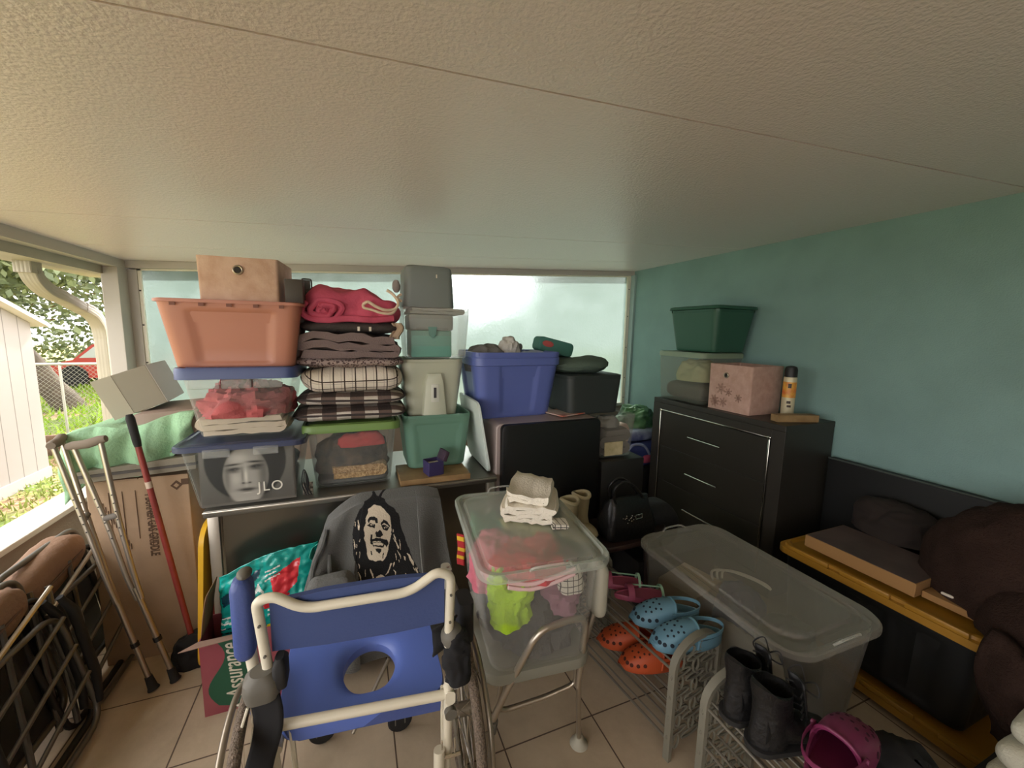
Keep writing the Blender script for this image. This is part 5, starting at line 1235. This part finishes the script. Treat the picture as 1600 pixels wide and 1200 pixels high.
# ------------------------------------------------------------------ dresser
DR = thing('dresser', 'tall charcoal chest of drawers with chrome trim against the teal wall', 'dresser', (2.70, 2.19, 0))
m_dr = mat('charcoal_wood', (48, 44, 38), .42, bump=.05, var=.1, vscale=5)
m_dr2 = mat('charcoal_drawer', (44, 41, 35), .38)
y0, y1, xf = 1.605, 2.775, 2.465
obj('body', MB().box(xf+.012, 2.94, y0, y1, 0, 1.12, .003), m_dr, DR, smooth=False)
obj('top', MB().box(xf, 2.945, y0, y1, 1.115, 1.155, .004), m_dr, DR, smooth=False)
obj('face_frame', MB().box(xf, xf+.015, y0, y0+.085, 0, 1.115, .002), m_dr, DR, smooth=False); obj('face_frame', MB().box(xf, xf+.015, y1-.085, y1, 0, 1.115, .002), m_dr, DR, smooth=False)
obj('face_frame', MB().box(xf, xf+.015, y0+.085, y1-.085, 1.06, 1.115, .002), m_dr, DR, smooth=False); obj('plinth', MB().box(xf, xf+.015, y0+.085, y1-.085, 0, .12, .002), m_dr, DR, smooth=False)
for k in range(3):
    z1 = 1.048-.302*k; d = obj('drawer', MB().box(xf+.004, xf+.024, y0+.105, y1-.105, z1-.298, z1, .003), m_dr2, DR, smooth=False)
    q = MB().tube([(xf-.024, 2.045, z1-.15), (xf-.024, 2.345, z1-.15)], .0055, 8)
    h = obj('handle', q, m_chrome, d)
q = MB().box(xf-.005, xf+.003, y0+.088, y1-.088, 1.052, 1.064, .002); obj('chrome_trim', q, m_chrome, DR)
for y in (y0+.092, y1-.100): obj('chrome_trim', MB().box(xf-.005, xf+.003, y, y+.011, .12, 1.062, .002), m_chrome, DR)
for y in (y0+.088, y1-.108): obj('trim_corner', MB().box(xf-.008, xf+.003, y, y+.02, 1.046, 1.067, .003), m_chrome, DR)

T5 = tote('long_clear_tote', 'clear tote with greenish lid on the far end of the dresser', 'storage bin', 2.475, 2.925, 2.275, 2.79, 1.157, 1.545, clear('clear_olive_plastic', (150, 152, 136), .30, .2), .02, lid=mat('translucent_green_lid', (140, 156, 132), .4, alpha=.85), lid_over=.002, r=.035, rim=.010, recess=0)
solid_obj('cream_cloth', heap(2.66, 2.50, 1.33, .14, .17, .16, .03, 151), mat('cream_cloth', (188, 186, 140), .9), 'rolled cream cloth inside the clear tote on the dresser', 'cloth')
solid_obj('grey_folded_cloth', place(slab(.36, .42, .15, .4, .008, 152), 2.70, 2.53, 1.166), mat('dim_cloth', (88, 84, 74), .9), 'dark folded cloth at the bottom of the clear tote on the dresser', 'cloth')
GT = tote('green_tote', 'dark green lidded tote on top of the clear tote above the dresser', 'storage bin', 2.49, 2.935, 2.20, 2.72, 1.572, 1.90, mat('hunter_green_plastic', (44, 86, 68), .45), .045, lid=None, r=.045, rim=.014, recess=.0)
obj('lid', MB().rings([[(2.7125+p[0], 2.46+p[1], z) for p in rrect(a, b_, .04)] for a, b_, z in ((.43, .50, 1.902), (.44, .515, 1.905), (.43, .505, 1.925), (.40, .47, 1.93))]), MATS['hunter_green_plastic'], GT)
def flowers(t, W_, D_, H_):
    rn2 = random.Random(9); m = mat('flower_embroidery', (150, 118, 104), .8)
    for k in range(7):
        cy, cz_ = rn2.uniform(-D_*.36, D_*.40), rn2.uniform(.05, H_-.05)
        if abs(cy) < .05 and cz_ > H_-.13: continue
        r = rn2.uniform(.025, .045); q = MB()
        for p in range(7):
            a = 2*PI*p/7; P = [Vector((-W_/2-.001, cy+r*(.25+.75*math.sin(PI*s/5))*math.cos(a+(s-2.5)*.13)*(.4+.6*min(1, s/2.5 if s < 2.5 else (5-s)/2.5)+.2), cz_+r*(.25+.75*math.sin(PI*s/5))*math.sin(a+(s-2.5)*.13)*(.4+.6*min(1, s/2.5 if s < 2.5 else (5-s)/2.5)+.2))) for s in range(6)]
            q.tube(P, .0014, 4)
        q.tube([Vector((-W_/2-.001, cy+.008*math.cos(2*PI*s/10), cz_+.008*math.sin(2*PI*s/10))) for s in range(10)], .0014, 4, closed=True)
        obj('flower_motif', q, m, t, world=False)
fabric_cube('fabric_cube', 'blush embroidered fabric cube standing on the dresser', 2.515, 2.83, 1.90, 2.255, 1.157, 1.495, 0, ('X', .025, .26), mat('blush_brocade', (196, 160, 146), .7, bump=.2, bscale=60, col2=(182, 146, 130), vscale=22), flowers)
SP = thing('spray_can', 'bug spray can with black cap and yellow and red label on the dresser', 'spray can', (2.735, 1.79, 1.157))
obj('can_body', MB().lathe([(.001, 0), (.037, 0), (.039, .004), (.039, .27), (.036, .278), (.001, .278)], (2.735, 1.79, 1.157), 28), mat('can_cream', (206, 196, 164), .35, .2), SP)
obj('label_band', MB().rings([[(2.735+.0394*math.cos(2*PI*k/28), 1.79+.0394*math.sin(2*PI*k/28), 1.157+z) for k in range(28)] for z in (.14, .245)], False, False), mat('label_yellow', (224, 176, 70), .4, col2=(206, 96, 50), vscale=22), SP)
q = MB()
for (a0, a1, z0_, z1_) in ((3.5, 4.1, .10, .118), (3.6, 4.2, .075, .09), (3.5, 4.0, .205, .235)):
    N = 6; lo = [(2.735+.0398*math.cos(a0+(a1-a0)*k/N), 1.79+.0398*math.sin(a0+(a1-a0)*k/N), 1.157+z0_) for k in range(N+1)]; hi = [(p[0], p[1], 1.157+z1_) for p in lo]
    q.rings([lo, hi], False, False, closed=False)
obj('label_print', q, mat('label_dark', (60, 44, 34), .5), SP)
obj('cap', MB().lathe([(.001, .278), (.0375, .278), (.0375, .325), (.032, .345), (.018, .352), (.001, .354)], (2.735, 1.79, 1.157), 24), m_black, SP)
solid_obj('wood_block', place(MB().box(-.033, .033, -.14, .14, 0, .045, .002), 2.665, 1.69, 1.156, math.radians(72)), m_board, 'short pale wooden block lying on the near end of the dresser', 'wood block', smooth=False)

# ------------------------------------------------------------------ long clear bin
LB = thing('long_clear_bin', 'long clear lidded bin of mixed things beside the shoe rack', 'storage bin', (1.735, 1.265, .0), math.radians(-1))
m_lb = clear('clear_grey_plastic', (132, 130, 121), .55, .3)
obj('tub', tote_body(.46, .78, .53, .88, .535, r=.09, recess=.0, rim=.014, rimh=.02), m_lb, LB, world=False)
q = MB(); base = dense(rrect(.585, .935, .12, 7), .02)
rg = lambda dx, z: [(x*(1-2*dx/.585), y*(1-2*dx/.935), z) for x, y in base]
q.rings([rg(.004, .520), rg(0, .524), rg(0, .545), rg(.006, .552), rg(.05, .552), rg(.058, .544), rg(.075, .544), rg(.083, .556), rg(.09, .556)], False, True)
obj('lid', q, clear('clear_lid_grey', (172, 168, 156), .78, .25), LB, world=False)
for s in (-1, 1): obj('lid_handle', MB().tube(smooth_path([(-.08, s*.455, .552), (-.05, s*.463, .566), (.05, s*.463, .566), (.08, s*.455, .552)], 5), .005, 6), clear('clear_handle', (220, 220, 210), .5), LB, world=False)
solid_obj('cream_box', place(MB().box(-.13, .13, -.11, .11, 0, .36, .004), 1.68, 1.52, .012, .25), mat('cream_board', (190, 168, 132), .8), 'cream cardboard box at the far end of the long clear bin', 'box', smooth=False)
solid_obj('navy_cloth', heap(1.76, 1.28, .02, .16, .11, .44, .03, 161), mat('navy_cloth', (56, 70, 104), .9), 'navy cloth in the middle of the long clear bin', 'cloth')
solid_obj('black_cloth_pile', heap(1.77, 1.05, .02, .17, .13, .42, .03, 162), mat('blackish_cloth', (40, 42, 44), .9), 'dark cloth pile filling the near end of the long clear bin', 'cloth')
solid_obj('white_sheet', heap(1.60, 1.12, .05, .055, .24, .33, .02, 163), mat('offwhite_sheet', (180, 172, 150), .9), 'off white sheet against the rack side of the long clear bin', 'cloth')
q = MB()
for k in range(3): q.tube(smooth_path([(1.66+.03*k, 1.36, .47), (1.70+.03*k, 1.40-.01*k, .49), (1.78+.02*k, 1.36-.02*k, .492), (1.84+.01*k, 1.27-.02*k, .485), (1.86, 1.20, .475)], 6), .006, 6)
solid_obj('white_straps', q, mat('strap_white', (206, 198, 180), .8), 'bundle of pale straps just under the long clear bin lid', 'strap')

# ------------------------------------------------------------------ yellow lidded totes
def hdx(name, label, x0, x1, y0, y1, z0, z1, seed):
    t = thing(name, label, 'storage bin', ((x0+x1)/2, (y0+y1)/2, z0), 0)
    W_, D_ = x1-x0, y1-y0
    if z1-z0 > .1: obj('tub', tote_body(W_-.10, D_-.12, W_-.05, D_-.06, z1-z0-.02, r=.05, recess=.008, ribs=4), mat('black_tote', (20, 20, 19), .5), t, world=False)
    q = MB(); base = dense(rrect(W_, D_, .06, 6), .02); rg = lambda dx, z: [(x*(1-2*dx/W_), y*(1-2*dx/D_), z) for x, y in base]; h = z1-z0
    q.rings([rg(.006, h-.045), rg(0, h-.045), rg(0, h-.012), rg(.018, h-.010), rg(.020, h+.004), rg(.034, h+.006), rg(.044, h-.008), rg(.08, h-.008)], True, True)
    obj('lid', q, m_yel2, t, world=False)
    for k in (-.30, 0, .30):
        obj('lid_rib', MB().box(-W_/2+.001, -W_/2+.017, k*D_-.10, k*D_+.10, h-.012, h+.012, .004), m_yel2, t, world=False)
    return t
m_yel2 = mat('amber_plastic', (156, 112, 34), .45)
hdx('yellow_lid_tote', 'black tote with amber yellow lid under the flat cardboard box', 2.21, 2.74, .585, 1.43, .095, .545, 1)
hdx('flat_amber_lid', 'amber tote lid lying flat on the floor under the black tote', 2.20, 2.73, .40, 1.33, .0, .075, 2)
bpy.data.objects['flat_amber_lid']['category'] = 'lid'
FB = thing('flat_carton', 'flat brown cardboard box lying on the amber lid', 'box', (2.42, 1.1, .557))
q = MB().box(2.29, 2.62, .855, 1.325, .558, .622, .003); obj('carton', q, mat('plain_card', (150, 112, 66), .85), FB, smooth=False)
obj('top_panel', MB().box(2.295, 2.62, .86, 1.32, .622, .6235), mat('printed_card_top', (88, 70, 66), .7, col2=(70, 56, 54), vscale=6), FB, smooth=False)
solid_obj('cardboard_sheet', place(MB().box(0, .30, -.26, .0, 0, .03, .002), 2.335, .85, .557), MATS['plain_card'], 'piece of brown cardboard sticking out from under the brown fleece', 'cardboard', smooth=False)
m_bf = mat('brown_fleece', (52, 38, 32), 1.0, bump=.8, bscale=120, spec=.1, var=.25, vscale=10)
FL = thing('brown_fleece', 'large fluffy brown fleece blanket heaped at the right edge', 'blanket', (2.5, .7, .56))
obj('heap', heap(2.61, .55, .565, .29, .42, .46, .035, 171, 4, 70, 34), m_bf, FL)
obj('hanging_end', MB().grid(lambda u, v: (2.17-.06*math.sin(PI*u)-.03*math.sin(v*4)+.03*noise.noise(Vector((u*4, v*4, 1))), .30+.27*u+.03*math.sin(v*5), .63-.40*v+.02*math.sin(u*8)), 20, 20), m_bf, FL, solid=.05)
obj('shoulder', heap(2.38, .48, .56, .20, .20, .22, .02, 172, 5, 40, 20), m_bf, FL)
solid_obj('dark_bundle', heap(2.76, 1.16, .625, .13, .19, .17, .03, 173), mat('dark_brown_cloth', (36, 27, 22), .95), 'dark brown bundle behind the flat box on the amber lid', 'cloth')
q = MB().tube(smooth_path([(2.37, .80, .60), (2.36, .77, .605), (2.375, .745, .60), (2.36, .72, .605), (2.37, .70, .598)], 6), .006, 6)
solid_obj('scrap_ribbon', q, m_white, 'curled pale scrap at the foot of the brown fleece', 'ribbon')
HBd = thing('black_headboard', 'black flat headboard leaning on the teal wall behind the brown fleece', 'headboard', (2.9, .9, 0))
obj('board', MB().box(2.875, 2.935, -.25, 1.585, .0, .925, .008), mat('black_matte', (15, 16, 15), .6), HBd)
obj('top_bead', MB().tube([(2.872, -.25, .925), (2.872, 1.58, .925)], .006, 8), mat('bead_grey', (66, 72, 68), .3), HBd)
PLW = thing('white_cushion', 'white rounded folded cushions at the lower right corner', 'cushion', (1.98, .42, .25))
for k, (x, y, z, h) in enumerate(((1.93, .36, .285, .075), (1.95, .355, .355, .085), (1.99, .345, .435, .09))):
    obj('cushion_layer', place(slab(.17, .22, h, .55, .006, 180+k), x, y, z), mat('offwhite_fleece', (196, 192, 172), .95, bump=.4, bscale=150), PLW)
solid_obj('dark_stool', MB().box(1.80, 2.08, .22, .50, 0, .282, .01), mat('dark_box_low', (28, 27, 26), .7), 'dark low box under the white folded cushions', 'box')

# ------------------------------------------------------------------ shoe racks
m_rk = mat('rack_steel', (150, 144, 132), .35, .7)
m_rkp = mat('rack_plastic', (124, 120, 106), .5)
def panel_geo(t, x0, w_, y, top):
    f = lambda x, z: (x0+x, y, z)
    arch = [(0, 0), (0, top-.10)]+[(w_/2-w_/2*math.cos(PI*k/12), top-.10+.095*math.sin(PI*k/12)) for k in range(1, 12)]+[(w_, top-.10), (w_, 0)]
    q = MB(); P = [f(*p) for p in arch]; R_ = []
    for i, p in enumerate(P):
        a = Vector(P[min(i+1, len(P)-1)])-Vector(P[max(i-1, 0)]); a.normalize(); nn = Vector((-a.z, 0, a.x)); p = Vector(p)
        R_.append([p+nn*.009+Vector((0, -.014, 0)), p-nn*.009+Vector((0, -.014, 0)), p-nn*.009+Vector((0, .014, 0)), p+nn*.009+Vector((0, .014, 0))])
    q.rings(R_); obj('end_frame', q, m_rkp, t)
    q = MB()
    for r in range(9):
        for c in range(3):
            cx = w_*(c+.5)/3; cz_ = .04+(top-.11)*(r+.5)/9; a = PI/2 if (r+c) % 2 else 0
            ex, ez = (w_/6+.012, .014) if (r+c) % 2 else (.017, (top-.11)/18+.010)
            q.tube([f(cx+ex*math.cos(2*PI*k/14), cz_+ez*math.sin(2*PI*k/14)) for k in range(14)], .0048, 6, closed=True)
    for c in range(2):
        cx = w_*(.33+.34*c); q.tube([f(cx+.03*math.cos(2*PI*k/14), top-.055+.022*math.sin(2*PI*k/14)) for k in range(14)], .0048, 6, closed=True)
    obj('lattice_panel', q, m_rkp, t)
def rack(label, loc, rot, L, tiers, top, w_=.27):
    t = thing('shoe_rack', label, 'shoe rack', (0, 0, 0), 0, 'metal shoe racks')
    for y in (0, L): panel_geo(t, 0, w_, y, top)
    for zt_ in tiers:
        for k in range(5):
            x = .02+(w_-.04)*k/4; obj('shelf_rod', MB().tube([(x, .0, zt_+.012*(k == 0)), (x, L, zt_+.012*(k == 0))], .0042, 8), m_rk, t)
        for x in (.004, w_-.004): obj('rail', MB().tube([(x, 0, zt_-.008), (x, L, zt_-.008)], .0055, 8), m_rk, t)
    t.location = loc; t.rotation_euler = (0, 0, rot); return t
yawR = math.radians(7)
rack('metal shoe rack farther from the camera, holding the blue and orange clogs', (1.125, 1.06, 0), yawR, .66, (.09, .225, .40), .505)
rack('metal shoe rack at the bottom edge, holding black boots and the magenta clog', (1.140, .20, 0), 0, .72, (.09, .225, .38), .485)

# clogs ---------------------------------------------------------------
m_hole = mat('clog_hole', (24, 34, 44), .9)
def clog(label, m, loc, rot, group, hole=m_hole, strap=None, strap_up=False, scale=1, tiltx=0):
    """toe towards -y, heel towards +y, sole at z=0"""
    t = thing('clog', label, 'clog', loc, rot, group); t.rotation_euler = (tiltx, 0, rot)
    Lh = .27*scale; k_ = scale
    def half(s):   # half width along the length, s from 0 toe to 1 heel
        return k_*(.052*math.sin(PI*min(1, max(.0, s))**.80)**.5*(1-.18*s)+.004)
    q = MB(); R_ = []
    outl = []
    S = [0, .02, .06, .12, .2, .3, .42, .55, .68, .8, .9, .96, .99, 1]
    for s in S: outl.append((half(s), -Lh/2+Lh*s))
    for s in reversed(S[1:-1]): outl.append((-half(s)*(1.0), -Lh/2+Lh*s))
    rg = lambda f, z: [(x*f, y*(1-(1-f)*.4), z) for x, y in outl]
    q.rings([rg(.93, 0), rg(1.0, .006*k_), rg(1.02, .02*k_), rg(.98, .026*k_), rg(.86, .024*k_), rg(.84, .018*k_)])
    obj('sole', q, m, t, world=False)
    # heel cup wall
    q = MB(); A = [p for p in outl if p[1] > -Lh*.02]; A = sorted([p for p in A if p[0] > 0], key=lambda p: p[1])+[(0, Lh/2+.001)]+sorted([p for p in A if p[0] < 0], key=lambda p: -p[1])
    lo = [(x, y, .022*k_) for x, y in A]; hi = [(x*1.02, y*1.01, (.046+.02*max(0, 1-abs(y)/(.4*Lh))*0)*k_) for x, y in A]; hi2 = [(x*.90, y*.955, .046*k_) for x, y in A]; lo2 = [(x*.86, y*.94, .022*k_) for x, y in A]
    q.rings([lo, hi, hi2, lo2], False, False, closed=False); obj('heel_cup', q, m, t, world=False)
    # upper
    def up(s, a, off=0):
        y = -Lh/2+Lh*s; w_ = half(s)*1.03+off; hgt = k_*(.026+.062*(math.sin(PI/2*min(1, s/.50)))**.75)+off
        if s < .05: hgt *= .45+.55*s/.05
        c, sn = math.cos(a), math.sin(a)
        return Vector((w_*math.copysign(abs(c)**.75, c), y-.012*k_*(s < .02), .018*k_+(hgt-.018*k_)*abs(sn)**.8))
    q = MB(); ns = 18; na = 20; smax = .56
    g1 = [[q.bm.verts.new(up(.0+smax*i/ns*(1.0)+(.05*math.sin(PI*j/na) if i == ns else 0), PI*j/na)) for j in range(na+1)] for i in range(ns+1)]
    g2 = [[q.bm.verts.new(up(.0+smax*i/ns*(1.0)+(.05*math.sin(PI*j/na) if i == ns else 0), PI*j/na, -.006*k_)) for j in range(na+1)] for i in range(ns+1)]
    for g in (g1, g2):
        for i in range(ns):
            for j in range(na): q.bm.faces.new((g[i][j], g[i+1][j], g[i+1][j+1], g[i][j+1]))
    for j in range(na): q.bm.faces.new((g1[ns][j], g2[ns][j], g2[ns][j+1], g1[ns][j+1])); 
    q.bm.faces.new(g1[0]); obj('upper', q, m, t, world=False)
    q = MB(); P = [up(smax+.05*math.sin(PI*j/20), PI*j/20, .001) for j in range(21)]; q.tube(P, .0045*k_, 8); obj('collar_rim', q, m, t, world=False)
    q = MB()
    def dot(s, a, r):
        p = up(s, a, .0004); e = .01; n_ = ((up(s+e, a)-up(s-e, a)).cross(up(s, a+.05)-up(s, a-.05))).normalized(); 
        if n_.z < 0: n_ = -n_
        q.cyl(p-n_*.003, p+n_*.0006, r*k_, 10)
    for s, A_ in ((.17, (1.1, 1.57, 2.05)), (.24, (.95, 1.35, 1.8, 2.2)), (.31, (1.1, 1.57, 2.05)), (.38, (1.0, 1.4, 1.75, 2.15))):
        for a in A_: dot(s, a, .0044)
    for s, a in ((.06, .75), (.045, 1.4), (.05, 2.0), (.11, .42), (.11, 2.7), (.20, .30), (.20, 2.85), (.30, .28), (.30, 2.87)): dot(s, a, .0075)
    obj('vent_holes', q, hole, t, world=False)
    zs = .062*k_; q = MB(); ms = strap or m
    if strap_up: P = [(half(.55)*1.05*math.cos(PI*k/12), .012*k_-.02*math.sin(PI*k/12), zs+.06*k_*math.sin(PI*k/12)) for k in range(13)]
    else: P = [(half(.55)*1.06*math.cos(PI*k/12), .012*k_+Lh*.47*math.sin(PI*k/12)**.8, zs+.012*math.sin(PI*k/12)) for k in range(13)]
    R_ = [[Vector(p)*1+Vector((0, 0, .008)), Vector(p)*1+Vector((0, 0, -.008)), Vector((p[0]*.95, p[1]*.985, p[2]-.008)), Vector((p[0]*.95, p[1]*.985, p[2]+.008))] for p in P]
    q.rings(R_); obj('heel_strap', q, ms, t, world=False)
    for s in (-1, 1): obj('rivet', MB().cyl((s*half(.55)*1.0, .012*k_, zs), (s*(half(.55)*1.06+.006), .012*k_, zs), .0065*k_, 12), ms, t, world=False)
    return t
m_cb = mat('sky_blue_foam', (98, 138, 156), .55); m_co = mat('orange_foam', (176, 74, 34), .55); m_cm = mat('magenta_foam', (112, 34, 72), .5)
rt = math.radians(-55)
clog('sky blue foam clog, the one nearer the camera, on the rack top', m_cb, (1.262, 1.135, .413), math.radians(-106), 'sky blue clogs', scale=1.12)
clog('sky blue foam clog, the one farther back, on the rack top', m_cb, (1.275, 1.275, .413), math.radians(-110), 'sky blue clogs', scale=1.12)
clog('orange foam clog, the lower nearer one, on the middle tier of the rack', m_co, (1.20, 1.25, .238), math.radians(-108), 'orange clogs', hole=mat('orange_hole', (70, 30, 18), .9), scale=1.08)
clog('orange foam clog, the farther one, on the middle tier of the rack', m_co, (1.18, 1.385, .238), math.radians(-114), 'orange clogs', hole=MATS['orange_hole'], scale=1.08)
clog('magenta foam clog seen from the heel at the bottom right', m_cm, (1.30, .590, .455), math.radians(98), None, hole=mat('magenta_hole', (60, 14, 36), .9), scale=1.25, tiltx=math.radians(0))
# sandals with mint straps
m_ms = mat('mint_strap', (150, 190, 164), .5); m_pf = mat('wine_pink_foam', (150, 66, 92), .55)
def sandal(label, loc, rot):
    t = thing('sandal', label, 'sandal', loc, rot, 'wine pink sandals with mint straps')
    q = MB(); o2 = []
    for k in range(28):
        a = 2*PI*k/28; y = .125*math.sin(a); x = .042*math.cos(a)*(1+.18*math.sin(a))+.004*math.sin(2*a); o2.append((x, y))
    q.rings([[(x*f, y*f, z) for x, y in o2] for f, z in ((.96, 0), (1, .006), (1, .022), (.95, .026), (.88, .022))]); obj('footbed', q, m_pf, t, world=False)
    for y, w_ in ((-.05, .03), (.10, .012)):
        R_ = [[(x, y-w_/2, z+.0), (x, y+w_/2, z+.0), (x*.95, y+w_/2, z-.003), (x*.95, y-w_/2, z-.003)] for x, z in [(.046*math.cos(PI*k/10), .018+.05*math.sin(PI*k/10)) for k in range(11)]]
        obj('strap', MB().rings(R_), m_ms if y > 0 else m_pf, t, world=False)
    R_ = [[(-.040+.003*k, -.05+.013*k, .05+.001*k), (-.030+.003*k, -.045+.013*k, .052+.001*k), (-.030+.003*k, -.045+.013*k, .048+.001*k), (-.040+.003*k, -.05+.013*k, .046+.001*k)] for k in range(12)]
    obj('side_strap', MB().rings(R_), m_ms, t, world=False); return t
sandal('wine pink sandal with mint strap just behind the blue clogs', (1.27, 1.44, .415), math.radians(-112))
sandal('wine pink sandal with mint strap at the far end of the rack', (1.23, 1.56, .415), math.radians(-116))
# black boots
m_bb = mat('black_boot_leather', (14, 13, 13), .55, bump=.5, bscale=50)
def boot(label, x, y, z, rot):
    t = thing('black_boot', label, 'boot', (x, y, z), rot, 'black lace up boots')
    q = MB(); R_ = []
    for s, w_, h in ((0, .012, .02), (.03, .034, .045), (.10, .045, .06), (.20, .046, .075), (.32, .040, .10), (.42, .038, .12)):
        R_.append([(w_*math.copysign(abs(math.cos(a))**.7, math.cos(a)), -.14+s*.6, .018+h*.5+h*.5*math.sin(a)) for a in [2*PI*k/18 for k in range(18)]])
    obj('foot', q.rings(R_), m_bb, t, world=False)
    q = MB(); R_ = []
    for zz, rx_, ry_, cy in ((.012, .040, .065, .075), (.05, .041, .068, .07), (.10, .042, .066, .068), (.15, .044, .060, .075), (.19, .048, .062, .08), (.215, .050, .066, .082), (.218, .044, .058, .082), (.15, .036, .05, .078)):
        R_.append([(rx_*math.cos(2*PI*k/22), cy+ry_*math.sin(2*PI*k/22), zz+.018*math.sin(2*PI*k/22)*(zz > .18)) for k in range(22)])
    obj('shaft', q.rings(R_), m_bb, t, world=False, noiseamp=.016, nscale=16)
    obj('sole', MB().rings([[(p[0]*(1 if zz else .97), p[1]+.0, zz) for p in rrect(.094, .295, .046)] for zz in (0, .018)]), m_rub, t, world=False)
    obj('tongue', MB().grid(lambda u, v: (-.03+.06*u, -.03-.012*math.sin(PI*u)+.03*v, .10+.13*v), 6, 8), m_bb, t, world=False, solid=.006)
    for k in range(5):
        zz = .085+.026*k; yy = -.035+.004*k+(0 if k else -.012)
        obj('lace', MB().tube(smooth_path([(-.030, yy+.025, zz), (0, yy-.012, zz+.008), (.030, yy+.025, zz+.012)], 4), .0028, 6), m_rub, t, world=False)
    obj('lace_bow', MB().tube(smooth_path([(.0, -.04, .19), (.035, -.05, .235), (.06, -.03, .20), (.03, -.035, .18), (-.02, -.05, .225), (-.045, -.04, .20), (0, -.04, .185)], 6), .0026, 6), m_rub, t, world=False)
    return t
boot('black lace up boot on the rack, farther one beside the rack end', 1.285, .835, .397, math.radians(86))
boot('black lace up boot on the rack, nearer one behind the magenta clog', 1.275, .715, .397, math.radians(76))
solid_obj('dark_shoe_pile', heap(1.60, .50, .0, .14, .22, .40, .04, 191, 7), mat('near_black_cloth', (22, 21, 22), .9), 'dark pile of shoes and cloth between the long bin and magenta clog', 'shoes')
